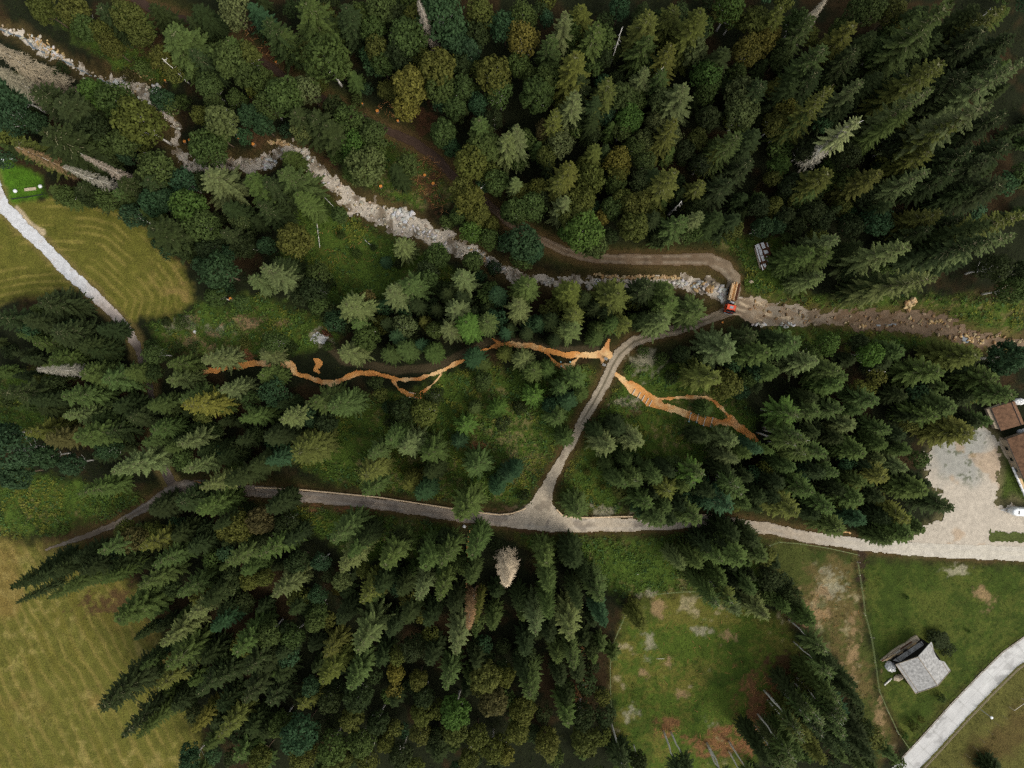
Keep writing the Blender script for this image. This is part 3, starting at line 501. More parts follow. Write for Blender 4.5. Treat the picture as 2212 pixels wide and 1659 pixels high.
TINT = {'d': (46, 56, 28), 'g': (66, 80, 38), 'o': (80, 84, 36), 'y': (100, 96, 40), 'l': (86, 95, 54), 't': (50, 72, 44), 'n': (84, 78, 44), 'a': (70, 93, 38)}
TINT_WORD = {'d': 'dark green', 'g': 'mid green', 'o': 'olive green', 'y': 'yellowish', 'l': 'pale grey-green', 't': 'bluish green', 'n': 'brownish', 'a': 'bright green'}
TREES = """
@0 0
350 60 110 b o;620 90 130 b o;850 60 120 s d;1080 130 130 b o;1200 290 110 b o;1000 30 110 s g;1300 40 110 s d;720 220 110 b g;860 260 90 b o;1480 300 210 s g 28;1390 500 110 b o;1640 430 120 s d 26;1950 350 130 s g;1960 500 150 b g;2110 450 110 b o;1690 60 110 s d;1790 740 110 b g;2000 70 130 b l;2160 30 110 s t;1620 150 90 s d;
-70 410 120 D l 34;-60 600 100 D l 32;60 790 160 b t;300 760 200 s d 32;520 860 180 s d 30;790 800 130 b a;1010 860 150 b g;1190 1060 190 b o;1060 1210 120 b g;60 990 140 b t;290 1060 90 b t;330 1130 230 s d 40;120 1220 130 s o 30;620 960 150 s d;830 1130 130 b d;860 1250 110 b g;1090 1350 75 b t;
150 1250 70 D n 30;710 1370 55 D l 36;570 1420 62 D l 34;1400 850 95 b t;1460 910 70 b g;1800 1290 150 b g;1780 1520 190 s l 26;1350 1450 150 b g;1250 1560 150 s d;1570 1570 110 b t;1040 1550 140 s d;1000 1640 110 s g;700 1610 120 s d;430 1630 90 s g;
2150 1000 100 b t;1900 1040 140 b l;1730 1000 80 b o;2050 850 80 b g;1880 1160 100 b g;2100 1170 70 b t;1840 860 80 b g;1560 870 60 b g;1500 640 70 b o;2110 640 110 b g;2150 1560 130 s g;1240 600 70 b g;960 400 90 b o;1100 640 60 b n;1700 1180 60 b o;2190 780 70 b o;500 590 60 b d;
@553 0
90 160 140 s d 30;420 30 200 s g 32;750 60 130 s d 28;570 130 120 s d;900 130 110 b g;1080 60 140 b g;1020 250 120 b g;1040 420 110 b o;1080 540 100 b g;1320 290 160 b g;1250 450 130 b d;960 470 70 b t;1370 150 110 b o;1190 140 110 b d;230 260 110 s g;
1425 -10 55 D l 26;1610 130 190 b t;1710 300 130 b t;1830 420 110 b t;2150 210 120 b t;1960 110 120 b o;1900 290 110 b d;1500 30 90 b t;590 500 190 b g;700 560 110 b g;470 440 100 b o;1560 560 160 b o;1440 490 90 b o;1330 740 150 b y;1290 930 110 b y;1600 760 130 b g;1770 740 110 b g;2030 640 150 b o;2110 800 110 b g;1600 890 70 b t;1910 890 90 b t;1960 990 65 b t;1620 1130 120 b g;1720 930 100 b g;1680 1260 80 b t;1760 560 100 b d;
2150 1130 110 s l 24;1960 1230 150 b g;1860 1390 150 b o;2010 1480 100 b o;440 770 120 b l;250 800 160 b g;350 950 160 s d 24;500 990 160 s d 24;50 700 110 b g;100 900 110 b g;40 1060 100 b t;400 1110 100 b l;250 1110 60 b t;620 1090 140 s d 22;810 1040 130 b g;690 950 110 b d;1000 1150 130 b g;850 1260 120 b a;950 1420 160 b l;830 1490 90 b g;1010 1320 110 b g;1180 1430 90 s d;1310 1430 95 b g;260 1330 95 s g 12;230 1470 160 s g 24;60 1570 130 s d;1780 1630 110 b o;2080 1560 110 b g;1960 1590 70 b t;570 1270 60 b n;700 1340 70 b g;540 730 60 b o;960 760 50 b t;860 860 50 b g;1480 640 90 b g;1930 1050 110 s g;2060 1020 80 b d;
@1106 0
450 130 110 s l 28;300 160 65 b t;610 60 120 s o;80 140 110 b g;90 340 130 b y;60 540 100 b g;330 330 110 s g;500 240 110 b g;720 200 150 s g 28;780 340 120 b g;560 440 150 s o 30;620 620 120 s d;330 650 120 b g;210 800 150 b g;930 60 90 b t;1190 120 160 s o 28;1170 300 130 s g;1400 70 120 s o;1650 100 140 s o;1600 250 110 b d;1890 60 120 b a;1930 140 90 b o;2100 180 120 b o;1580 410 120 b l;1390 370 130 s o 28;1160 590 110 s l;1330 610 100 s g;
2050 420 120 b y;2180 340 110 b y;1950 620 90 b g;1850 430 110 s d;1700 650 120 b a;870 690 140 s o 26;950 830 130 b g;730 840 110 s d;550 770 125 s l 27;350 940 105 s o 24;280 1120 80 b n;40 1110 110 s l 26;1010 1010 115 b a;950 1110 90 b g;830 990 80 b t;700 1010 80 s d;1530 730 150 s l 28;1300 880 110 b l;1420 1040 110 s o 26;1370 1180 100 b l;1700 760 100 b g;1710 1010 110 b d;1990 800 140 b l;2000 970 140 b l;1930 1170 120 s g 26;1830 1250 100 s o;1600 1190 90 b o;2120 1140 110 s d;1140 1210 90 b l;1060 1290 90 b g;420 1240 110 b l;310 1330 90 b o;480 1400 140 s o 28;730 1260 90 s o 20;910 1380 110 b y;920 1480 100 b o;680 1540 130 b o;640 1410 80 b o;430 1530 120 s o;1160 1400 95 b g;1120 1580 100 b l;1380 1460 150 s o 28;1470 1390 42 b l;1680 1560 100 s o;1640 1420 90 b d;1880 1540 120 s d;2050 1370 120 s d;30 1550 80 s l;230 1620 90 b o;900 1590 90 b g;1250 1050 90 b l;1500 1290 90 b d;570 1000 100 b d;160 640 80 b g;2150 700 120 s d;1750 1300 90 b g;560 1100 70 b g;820 1260 60 s d;1250 1480 90 s d;780 480 90 b d;1030 860 90 b g;700 1160 70 b d;
@1659 0
150 40 100 s o;250 190 110 b g;30 290 80 b y;110 480 90 b g;400 150 110 s g;480 420 130 s g 28;430 620 130 s d;600 440 60 b y;545 -10 55 D l 24;740 200 120 s o;770 70 100 b g;900 60 110 b g;1090 100 100 b o;1130 230 90 b y;1040 310 90 b g;800 430 120 s d;960 430 120 b g;1150 400 110 b d;1650 30 170 s g 38;1330 60 100 s d;1560 480 150 s o 34;1910 230 140 s d;2030 60 140 s o;2120 300 130 s d;830 720 110 s l 26;980 640 100 s d;600 770 130 s o 34;150 920 100 b y;80 1050 110 b o;820 1060 105 H l 36;1010 880 100 b g;1460 725 130 s l 38;1930 820 165 s l 42;2240 510 150 s l 38;2100 950 130 s d;1600 1130 140 s d;1750 1000 130 s o 36;1100 1240 110 b d;1400 1280 120 s o;340 1290 100 b d;110 1430 95 b a;60 1510 80 b o;560 1480 130 s o 26;970 1490 110 s o 24;1410 1500 110 s l 30;200 1590 100 b d;440 1610 90 s g;1760 1290 150 s d;1620 1480 130 s d;1900 1400 150 s d;2110 1230 140 s d;2050 1560 150 s d;720 880 90 s d;1250 950 90 s g 32;690 620 90 b d;250 700 110 s d;1330 250 130 s g;1750 620 140 s d;2000 520 120 s d;1250 620 120 s d;620 260 90 b g;350 960 110 s g;1820 50 110 s d;1500 300 90 s d;1450 1050 110 s d;700 1350 110 b d;1780 1620 110 s d;930 280 100 s d;1300 1480 90 s d;930 1100 90 b d;700 1560 100 b g;
@0 414.75
560 20 90 b g;750 30 100 b d;930 50 100 b g;1080 40 90 b g;1130 200 100 b t;1300 90 120 b t;1450 50 110 b t;1600 130 150 b a;1740 280 140 b g;1330 290 170 s d 34;1560 450 120 b d;1340 440 45 b t;1430 520 55 b t;1800 480 110 b d;1900 330 120 s d;2060 230 80 b l;2100 450 100 b d;1880 700 150 b t;1720 620 70 b t;2130 740 100 s l 18;1950 120 110 s d;1850 900 90 b g;2080 950 70 b g;1940 820 60 b t;
-20 1090 130 s d 25;350 950 140 s d 24;210 1110 110 s d 25;470 1220 140 s d 25;300 1310 100 s g 23;140 1230 70 s g;430 1440 110 s g 23;700 1560 120 s g 23;890 1620 130 s g 23;760 1370 110 s d 18;700 1330 110 s d 20;1290 1330 60 b g;1330 1410 85 b g;1450 1480 100 s g;1460 1620 100 s l;1770 1430 110 s l;1560 1130 55 b g;1430 1120 40 b d;2110 1310 50 b o;330 1550 62 D l 30;600 1580 60 b g;1090 1560 90 s g;60 1380 60 b d;1330 1560 70 b d;1530 1350 45 b g;1660 1330 40 b g;850 1180 90 s d;
@553 414.75
330 410 150 b o;80 460 80 b t;40 110 120 s d;350 20 100 s g;710 190 75 b g;170 620 110 s d;20 680 140 s l 30;520 700 100 b g;500 830 120 b d;400 900 90 b d;540 960 90 b g;620 780 60 b d;1220 430 100 s l 18;1560 550 110 b g;1500 660 90 b d;870 530 40 b g;1100 590 52 s t 6;730 370 35 b g;1170 860 130 s l 24;1300 780 140 s g 22;1470 740 100 b g;1750 730 120 s l 22;1930 720 55 b t;2080 860 80 s t;1940 940 55 b g;740 960 150 s l 26;960 910 65 b n;680 1110 95 b t;830 1150 95 s g 20;1710 980 120 s l 24;1810 1140 120 s a 24;1280 1160 100 b l;1440 1110 62 s o 10;1550 1190 75 b g;1650 1180 100 s l 20;950 1250 120 b g;760 1370 110 s l 20;1110 1390 90 s g 16;1250 1350 90 s g;1320 1420 55 b a;1500 1380 85 s g 14;1400 1310 55 s t;1180 1240 75 s t;1990 1110 100 s g;1870 1430 95 s t 18;1940 1490 75 s g 12;2150 1390 75 s o 12;2150 1200 65 s t;1960 1630 75 b g;50 1400 100 s l 12;50 1600 100 s g 14;150 1280 95 b g;1640 870 80 s d;1850 60 140 b o;1910 180 110 b o;1750 190 90 b g;1860 330 100 b a;2030 270 75 b o;2010 400 85 b g;1650 260 65 b g;2180 150 85 b g;2160 450 80 b t;1040 1650 70 b d;1100 1130 70 s d;1370 960 80 s d;1760 900 80 s d;1540 1000 70 s d;300 1340 55 b d;1880 600 90 b g;620 1330 40 b g;1010 480 30 b d;1230 620 40 b d;2060 650 60 b t;
@1106 414.75
40 160 110 b g;170 130 120 b g;60 30 80 b o;250 60 90 b d;450 60 110 s l;600 90 130 b o;540 190 140 b o;610 330 170 b a;700 450 120 b g;780 215 75 b y;860 140 100 b g;850 380 70 b d;1090 110 130 b o;1060 300 140 b o;1150 200 110 b o;960 60 100 b o;1450 230 120 s g;1600 150 90 b d;1640 190 80 s l 24;1340 330 100 b d;1550 330 100 b g;1800 200 110 s d;1900 320 90 b o;1960 210 110 s d;2130 110 90 b d;90 430 150 b t;170 500 110 b t;80 590 90 b g;2160 300 90 b t;1250 200 90 s d;480 330 80 b a;1270 400 80 b d;
110 790 120 s g 20;510 860 120 s o 20;50 980 110 s l 26;240 1120 80 s t 10;580 1040 100 s o 24;530 1160 110 s l 24;900 860 160 s o 24;1200 820 120 s d;1370 820 100 s g 22;1410 950 140 s g 22;1630 990 140 s g 22;1340 1090 130 s l 22;1010 1100 95 s o 22;900 1120 85 s g;740 1250 75 s g 12;350 1090 80 s d;380 1270 60 s d;1170 1090 75 s d;640 900 75 s d;740 980 75 s d;830 1020 70 s d;110 1440 100 s l 18;190 1560 95 s g 18;310 1530 85 s g 16;560 1610 110 s g;130 1210 60 s d;
1890 1330 170 s l 22;1750 1590 130 s o 24;1480 1400 80 b d;1520 1530 50 b t;2100 1530 90 b t;2180 1400 120 s g 24;2130 1260 120 s d;1290 1440 60 b g;1140 1380 50 b g;1390 1600 60 b d;2020 1620 80 b g;1650 1440 70 b d;
@1659 414.75
60 120 80 b o;150 200 90 b d;380 150 110 b d;640 120 75 b o;450 230 100 b d;90 280 80 b t;830 50 90 b d;950 250 120 b t;610 370 120 s l 24;400 500 120 s g 24;560 520 120 s g 24;500 690 105 s l 22;1230 480 135 s l 34;1500 710 140 s l 44;1150 740 110 s d 30;1500 150 130 s o;2240 150 150 s o 40;2210 350 150 s l 42;1700 240 120 s d;1920 430 140 s d 36;1740 560 110 s d;1400 330 120 s d;2120 840 120 b g;1970 650 120 b d;2200 700 100 b d;720 300 100 b d;250 300 90 b d;1080 100 100 s d;1950 260 110 s d 34;1360 550 100 s d;700 700 70 b d;820 440 80 s d;
250 1310 130 s g 22;150 1260 100 s d 20;430 1480 120 s l 22;520 1320 95 b a;900 1400 110 b a;620 1530 130 s g 22;1180 1370 100 s g 20;1830 1410 140 s o 32;1500 1550 140 s g 30;2100 1430 150 b t;700 1610 100 s g;1960 1610 140 s g;800 1300 80 b d;1050 1480 80 s d;1320 1560 80 s d;370 1380 75 b g;1730 1520 80 s d;80 1560 90 s g;
@0 829.5
20 110 130 s d 34;500 120 120 s g 32;250 150 80 s d 28;550 300 105 s l 30;630 470 130 s g 32;220 400 110 s o 28;400 490 110 s n 28;350 220 100 s d;70 590 170 b t;20 440 110 b t;90 800 130 b t;380 640 110 b t;600 700 100 b t;930 560 90 b t;965 730 135 s l 38;640 960 110 s g 34;1280 190 90 s g 24;1550 120 120 s g 24;1320 390 100 s g 22;1230 510 70 s g 20;1440 560 75 s g;1540 210 120 s y 34;1890 50 95 s l 22;1530 500 100 s l 28;1580 740 100 s l 32;1750 910 100 s l 32;2060 310 90 s g 26;1000 200 110 s d;1100 300 120 s d;900 420 120 s d;800 300 100 s d;1750 170 90 s d;2180 720 100 s d 22;1900 650 90 s d;1720 600 80 s d;2050 500 90 s d;1950 850 100 s d 28;
870 1470 110 s g 32;340 1600 100 s d 22;1210 1440 115 s o 32;1310 1580 115 s g 32;1310 1100 110 s d;1560 1050 120 s d;1700 1130 110 s g 30;1840 1250 75 s d 30;2040 1230 140 b o;1940 1460 70 b t;1980 1560 110 s g 30;2100 1630 90 s g;960 1620 110 s d;1130 1340 110 b n;640 1530 95 s d 22;700 1630 100 s d 28;480 1620 95 s d 26;1500 1330 100 s d;1650 1430 100 s d;1080 1250 80 b o;
@553 829.5
150 80 120 b t;220 320 120 s l 26;510 180 130 s g 24;690 190 120 s g 24;450 290 100 b t;600 320 100 b d;330 590 150 s o 26;90 680 90 s t;90 470 100 s d;950 640 100 s g 26;930 780 110 s o 26;930 940 105 s g 24;1270 570 125 s l 24;1140 480 100 s g 24;1480 620 130 s g 20;1080 90 65 b o;1280 230 110 b d;1450 240 120 b o;1420 130 70 b o;1790 370 95 s a 12;1880 210 55 s g 8;2080 220 90 s a 10;1740 510 75 s t 10;1890 730 125 s g 18;1310 880 90 s o 16;1420 960 100 s t 18;1810 1150 130 s g 28;2180 810 90 s t 14;2080 930 80 s t;1950 20 60 b g;1540 100 80 b d;1180 220 60 b d;200 180 70 s d;1130 200 50 b t;2130 340 70 b d;1500 780 90 s d;1160 330 60 b d;
650 1390 120 s g 30;800 1500 90 s g 26;690 1640 120 s l 30;40 1530 110 s g 32;30 1200 130 b n;110 1090 100 s d;350 1540 100 b d;60 1370 80 b d;1120 1550 120 s g 28;560 1540 75 b t;1430 1590 110 s g 26;1620 1570 110 s g 28;1900 1500 100 s g 30;1640 1340 100 b d;250 1200 100 b d;250 1380 90 s d;900 1380 90 s d;1220 1360 100 b d;2060 1400 60 b d;1480 1420 90 b d;
@1106 829.5
200 110 100 s a 14;330 180 75 b t;500 140 100 s t 16;610 90 80 s g;390 290 100 s g 16;450 50 100 s g 18;470 480 90 s g 12;1700 220 75 s g 8;830 560 110 s l 24;760 430 80 s d 20;1110 540 110 s l 22;950 400 90 s d 20;1010 680 75 s g 14;1850 20 130 b o;1980 60 75 b t;1940 520 105 s l 18;1700 480 80 s d 18;1960 670 80 s l 20;2060 620 75 s g 20;2160 580 75 s t;1100 870 100 s g 20;950 870 80 s g 22;1270 830 90 s g;1390 930 95 s o 20;1610 800 115 s a 22;1530 920 80 s g;1180 1070 120 s g 22;1350 1090 90 s g;1290 1210 120 s g 22;1390 1200 90 s d 20;1600 1210 115 s g 22;1880 1080 130 s t 24;1980 950 105 s g;2050 1060 75 s g;1930 800 90 s d;590 1140 120 s g 20;30 780 70 s t;2180 1000 90 s d;1490 1090 90 s d;1250 980 85 s d;1740 960 90 s d;1400 790 70 s d;2080 830 80 s d;900 300 60 b d;650 760 30 b o;785 895 25 b y;700 700 28 b o;1300 660 16 b y;1140 660 30 b o;70 200 60 b d;100 970 50 b d;2160 1100 70 s d;
1830 1570 115 s g 24;2010 1550 130 s g 26;1950 1330 105 s d;2120 1380 100 s d;2180 1510 100 s g;1720 1440 90 s d;1480 1590 75 s l;280 1560 100 s g;540 1560 110 s d;420 1500 60 b d;1640 1590 90 s g;1850 1420 90 s d;
@1659 829.5
220 270 130 s a 20;460 260 110 s g 20;630 230 100 s g 20;960 130 105 s g 22;1600 190 130 s g 26;1470 290 135 s g 26;1740 430 145 s o 30;770 370 95 s l 18;820 240 70 s g;1050 400 95 s g;1020 530 90 s g;240 470 110 s g 20;490 620 105 s g 22;350 620 90 s g;820 580 105 s g;1240 580 85 s g;1010 660 65 s l;1210 720 95 s l;1020 800 110 s o 22;840 860 90 s g;620 780 95 s g;230 730 80 s g;380 930 125 s g 22;780 1010 115 s g 22;260 1110 130 s o 24;550 1080 110 s g;830 1190 100 s t;640 1260 110 s g;1350 940 115 s g 24;1620 1085 120 s d 28;1220 1170 120 s o 24;1220 1330 125 s g 24;1350 1270 75 s g;1060 1360 90 s g;2130 70 130 s g 32;1560 30 80 s g;640 10 100 s g;1950 330 80 s g;1830 340 80 s d;480 780 80 s d;640 480 80 s d;900 720 80 s d;450 430 80 s d;660 940 85 s d;1000 1000 90 s d;1050 1180 90 s d;450 1150 90 s d;130 880 90 s d;90 1000 90 s d;1250 880 80 s d;1200 100 90 s d;1300 300 90 s d;1180 450 80 s d;1760 120 90 s d;420 130 80 s d;60 600 65 s g;
@0 1244.25
80 110 115 s d 38;120 240 60 s d 28;400 200 75 s g 30;560 110 90 s g 32;860 70 80 s g 30;1000 390 140 s g 34;1160 550 50 s d 18;1610 380 110 s l 32;1390 590 105 s l 32;1420 830 140 s g 34;1340 1000 110 s o 30;860 1150 140 s d 38;1020 1410 120 s d 36;1170 1410 90 s g 34;1830 470 90 s t 28;2040 650 115 s g 30;1940 120 80 b l;2150 30 90 b o;1700 1060 120 s d 32;1660 1350 80 s y 26;1880 1430 110 s o 32;1770 1510 90 s g;1620 1510 70 b t;1640 1610 90 b t;1390 430 50 b t;1450 620 45 b t;1900 900 120 s d;2110 840 120 s d 30;2100 1100 120 s d 30;2050 1600 110 s g;1200 100 110 s g 32;1550 200 110 s g 30;1750 250 100 s d 30;1900 330 90 s d;1600 700 100 s d;1750 750 110 s d;1500 1150 90 s d;1900 1150 100 s d;1250 760 60 s d;700 60 80 s d;250 60 80 s d 34;1830 1300 80 s d;2150 1350 100 s d;
@553 1244.25
160 190 110 s l 28;60 20 75 b o;530 150 75 b t;530 290 75 b g;510 400 100 b g;110 500 110 b g;320 530 95 b g;700 130 42 b y;920 220 100 s o 24;730 40 85 b l;870 650 150 s l 32;810 940 105 s g 26;590 910 110 s o 30;600 720 110 s o;470 650 80 s d;460 950 80 b t;390 1160 100 s o;100 1110 120 s d;180 900 100 s d;1390 200 105 s l 26;1570 180 100 s g 26;1850 50 80 s g;1830 450 68 D n 28;1900 420 50 s o 28;2040 460 80 s g;1895 540 36 s g;1700 680 115 s l 28;1640 1000 105 s g 26;1220 680 75 b o;1200 840 80 b y;1190 990 75 b y;1400 900 80 b o;1430 1210 105 b o;1410 1370 90 b o;1120 1430 80 b o;1200 1320 70 b o;1730 1190 140 b a;1720 1370 110 b o;1990 890 140 b o;2150 860 95 b o;2050 1090 130 b n;1570 1590 100 s d;1900 1400 100 b o;2160 1560 80 b y;2040 1500 100 b o;380 1390 160 b t;640 1500 130 b g;720 1620 110 b o;900 1450 120 b g;820 1240 110 b o;880 1060 130 b d;620 1100 100 b d;400 1580 110 b o;40 1590 100 b o;200 1300 110 b g;1050 1270 100 b d;960 1600 95 b o;1250 1560 100 b d;1450 1050 90 b d;1300 400 110 s d;1150 520 90 s d;1350 640 100 b d;1060 120 100 s d;1250 150 90 s d;1700 300 90 s d;1480 420 90 s d;720 400 90 s d;300 330 90 s d;1900 800 90 s d;1060 780 90 s d;60 800 110 s d;200 700 90 s d;1560 1400 80 b d;1850 1600 90 b o;560 1350 90 b d;60 1390 90 s d;1500 760 90 s d;1000 400 80 b d;1880 640 70 b d;2160 90 92 D w 26;1180 1130 90 s d;
@1106 1244.25
320 360 85 s g 26;210 480 110 s l 26;540 550 125 s l 28;800 430 80 s t 24;770 220 115 s g 24;1130 460 90 s o 16;400 740 80 s g;530 800 100 s g 24;170 1030 105 s g 26;490 1290 100 s g 26;60 1340 100 b o;100 1180 110 b o;640 1430 130 b o;620 1230 110 b d;290 1450 105 b o;330 1600 90 s o;960 1640 110 s d 15;1890 260 100 s o;1970 330 80 s l;1740 190 90 s g;1840 70 90 s g;2200 380 110 s l 24;420 940 80 s d;580 900 80 s d;120 680 90 s d;100 880 90 s d;480 1120 80 s d;320 120 90 s g 26;580 280 80 s d 26;60 280 80 s d;330 560 80 s d;700 100 80 s d;700 620 70 b d;700 800 60 b d;2100 150 80 s g;1100 1620 80 b d;760 1010 50 b d;640 40 75 s d;
@1659 1244.25
490 660 95 s g 22;540 880 95 s g 22;700 1200 95 s t 22;680 1410 95 s g 22;830 1130 90 s d 24;400 430 95 s g 22;460 1280 95 s l 22;500 1630 95 s o 22;220 1660 95 s l 22;360 1430 95 s o;920 1590 105 s d 22;860 1430 90 s d;780 970 60 s d;560 1060 85 s g;340 1160 85 s d;600 800 70 s d;1980 1700 95 s d 8;620 1560 80 s d;310 1600 80 s g;180 300 70 s g;600 1330 80 s d;730 1560 70 s d;20 1640 80 s d;
1510 1065 34 b g;1190 1390 28 b a;1270 1310 42 b o;1330 1250 30 b o;1500 560 80 b d 2.6;1440 520 60 b d 2;1560 640 60 b d 2.2
"""
TREES += "\n1210 190 16 b a;1740 480 16 b a"
# trunks that stand clear of the crowns at the wood's edge: foot position, where the crown begins is further out
TRUNKED = """
@1659 1244.25
85 850 75 g 22;65 882 75 g 22;130 872 70 g 22;285 790 80 g 26;300 830 80 d 25;265 748 80 g 24;255 882 75 g 24;120 990 80 d 24;165 1010 75 g 22;0 1015 80 o 22;0 1072 80 g 22;225 918 75 g 20
@1106 1244.25
1685 1445 85 d 26;1700 1492 80 d 24;855 1262 80 d 24;1310 1340 80 d 24;1370 1345 75 d 22;1875 1430 80 g 22;1875 1512 75 g 20;2125 1195 85 g 24;2105 1295 75 g 20;2180 990 80 g 22;1575 0 80 g 24;1655 0 80 g 22
@1106 829.5
1415 668 80 g 24;1392 731 70 g 20;1690 727 85 g 26;1763 828 85 g 24;955 742 80 g 20;910 778 70 g 18;2155 217 80 g 24;2120 422 80 g 26;2170 374 80 g 24
@1659 829.5
0 382 80 g 26;0 498 80 g 24
"""
# ------------------------------------------------------------------ landmarks used to describe which tree is which
LM = [((1575,660),'the log truck'),((1645,553),'the sheet-covered timber stack'),((1980,1440),'the weathered barn'),((2190,1105),'the white caravan'),((2180,900),'the small brown-roofed house'),((2195,990),'the long brown-roofed house'),
 ((1165,1115),'the road junction'),((1097,1255),'the cream dead tree'),((685,787),'the round wood-chip patch'),((892,852),'the wood-chip loop'),((1222,785),'the wood-chip platform'),((1390,855),'the white step beams'),((1510,905),'the white hurdles'),
 ((1000,1120),'the tree over the lower road'),((400,1050),'the track fork under the trees'),((60,408),'the white lawn lamps'),((305,770),'the end of the white gravel path'),((150,590),'the middle of the white gravel path'),((700,730),'the pale rubble heap'),((870,470),'the widest boulders of the stream'),
 ((310,195),'the stream bend upper left'),((390,335),'the stream bend by the meadow'),((600,320),'the rock wall at the stream elbow'),((1230,600),'the ochre rock wall'),((900,310),'the dark bend of the forest track'),((1480,560),'the track curve above the truck'),((2100,735),'the pool in the stream'),((1440,1440),'the mown pasture'),
 ((1720,1490),'the row of bare trunks'),((2080,1520),'the concrete road'),((1790,1270),'the stony bare patch'),((30,1450),'the mown field edge'),((1106,0),'the middle of the top edge'),((1659,0),'the top edge right of centre'),((2212,0),'the top right corner'),((553,0),'the top edge left of centre'),((0,0),'the top left corner'),
 ((2212,350),'the right edge near the top'),((0,930),'the left edge below centre'),((553,1659),'the bottom edge left of centre'),((1106,1659),'the bottom edge middle'),((0,250),'the left edge near the top'),((1320,330),'the middle of the upper wood'),((1750,300),'the half-bare pale tree'),((1240,220),'the pale pointed spruce above the track'),
 ((1900,930),'the middle of the right-hand wood'),((1800,1060),'the wood above the right road'),((750,1400),'the middle of the lower wood'),((1500,220),'the birch trunk'),((1310,90),'the bare pole in the upper wood'),((2060,70),'the long bare pole upper right'),((180,1560),'the stubble field')]
DIRS = ['right of', 'upper right of', 'above', 'upper left of', 'left of', 'lower left of', 'below', 'lower right of']
ORD = ['nearest', 'second nearest', 'third nearest', 'fourth nearest', 'fifth nearest', 'sixth nearest', 'seventh nearest', 'eighth nearest'] + ['%dth nearest' % k for k in range(9, 60)]
def describe(items):
    """items: dict(u,v,word) -> fills 'label': ranks things of the same description round the landmark that gives the lowest rank"""
    tab = {}
    for k, it in enumerate(items):
        it['c'] = []
        for li, (p, nm) in enumerate(LM):
            du, dv = it['u'] - p[0], -(it['v'] - p[1]); d = math.hypot(du, dv); s = int(((math.degrees(math.atan2(dv, du)) + 360 + 22.5) % 360) // 45)
            tab.setdefault((li, s, it['word']), []).append((d, k)); it['c'].append((li, s, d))
    for l in tab.values(): l.sort()
    for k, it in enumerate(items):
        best = None
        for li, s, d in it['c']:
            if d < 25: continue
            rk = [j for j, (dd, kk) in enumerate(tab[(li, s, it['word'])]) if kk == k][0]
            sc = rk * 60 + d
            if best is None or sc < best[0]: best = (sc, li, s, rk)
        _, li, s, rk = best
        it['label'] = ('%s, %s %s %s' % (it['word'], ORD[rk], DIRS[s], LM[li][1])).replace('upper left of the stream bend', 'upper left of stream bend').replace(' leafy tree', '-leaved tree' if False else ' leafy tree')


trees = []; cur = (0, 0)
def parse(txt, fn):
    global cur
    for line in txt.strip().split('\n'):
        if line.startswith('@'): cur = tuple(float(q) for q in line[1:].split()); continue
        for e in line.split(';'):
            e = e.split()
            if e: fn(e)
def _t(e):
    u, v, w, k, t = cur[0] + float(e[0]) / 4, cur[1] + float(e[1]) / 4, float(e[2]) / 4, e[3], e[4]
    h = float(e[5]) if len(e) > 5 else None; trees.append(dict(u=u, v=v, w=w, k=k, t=t, h=h))
def _tr(e):
    u, v, w, t, h = cur[0] + float(e[0]) / 4, cur[1] + float(e[1]) / 4, float(e[2]) / 4, e[3], float(e[4]); trees.append(dict(u=u, v=v, w=w, k='T', t=t, h=h, foot=True))
parse(TREES, _t); parse(TRUNKED, _tr)
rr = random.Random(99)
for t in trees:
    w4 = t['w'] * 4; k = t['k']
    if t['t'] == 'w': t['t'] = 'w'
    if k in 'sDH' and t['h'] is None: t['h'] = (8 + w4 * .125) * (1 if t['t'] != 'd' else .92)
    if k == 'b' and t['h'] is None: t['h'] = (w4 * .06 + .5) if w4 <= 62 else 4 + w4 * .095
    if k == 's':
        rd_ = math.hypot(t['u'] - 1115, t['v'] - 795)
        t['hc'] = (1640 < t['u'] < 1900 and t['v'] > 1360) or (1450 < t['u'] < 1720 and t['v'] > 1590) or (1640 < t['u'] < 1760 and 860 < t['v'] < 1000) or (1420 < t['u'] < 1620 and 980 < t['v'] < 1075) or (1540 < t['u'] < 1600 and 1270 < t['v'] < 1330)
        t['h'] *= .95 if (t['u'] > 1500 and t['v'] < 720) else 1 - .33 * float(sm(560, 880, rd_))
    if t.get('hc'): t['h'] = 21
    if k == 'D' and t['u'] < 300: t['h'] *= .8
    if k == 'H': t['h'] = 32
    t['shrub'] = k == 'b' and w4 <= 62
    if k == 'T': x, y, z = PG(t['u'], t['v']); eff = .45
    elif k == 'b': x, y, z = PG(t['u'], t['v'], t['h'] * .72); eff = .7
    else: x, y, z = PG(t['u'], t['v'], t['h']); eff = .3
    t['x'], t['y'], t['z'] = x, y, z
    t['R'] = t['w'] / F * (CZ - z - eff * t['h']) * (1.12 if k != 'b' else 1.05)
    if k == 'T': t['tu'], t['tv'] = PJ(x, y, z + t['h'])
    else: t['tu'], t['tv'] = t['u'], t['v']
    size = 'large' if w4 >= 140 else ('medium' if w4 >= 90 else 'small')
    base = TINT_WORD.get(t['t'], 'cream')
    if k == 'b': t['word'] = ('%s leafy shrub' % base) if t['shrub'] else '%s %s leafy tree' % (size, base)
    elif k == 's': t['word'] = '%s %s spruce' % (size, base)
    elif k == 'T': t['word'] = 'spruce with bare pale lower trunk'
    elif k == 'D': t['word'] = 'dead %s spruce' % {'l': 'grey', 'n': 'brown', 'w': 'cream'}[t['t']]
    else: t['word'] = 'half-bare pale-trunked spruce'
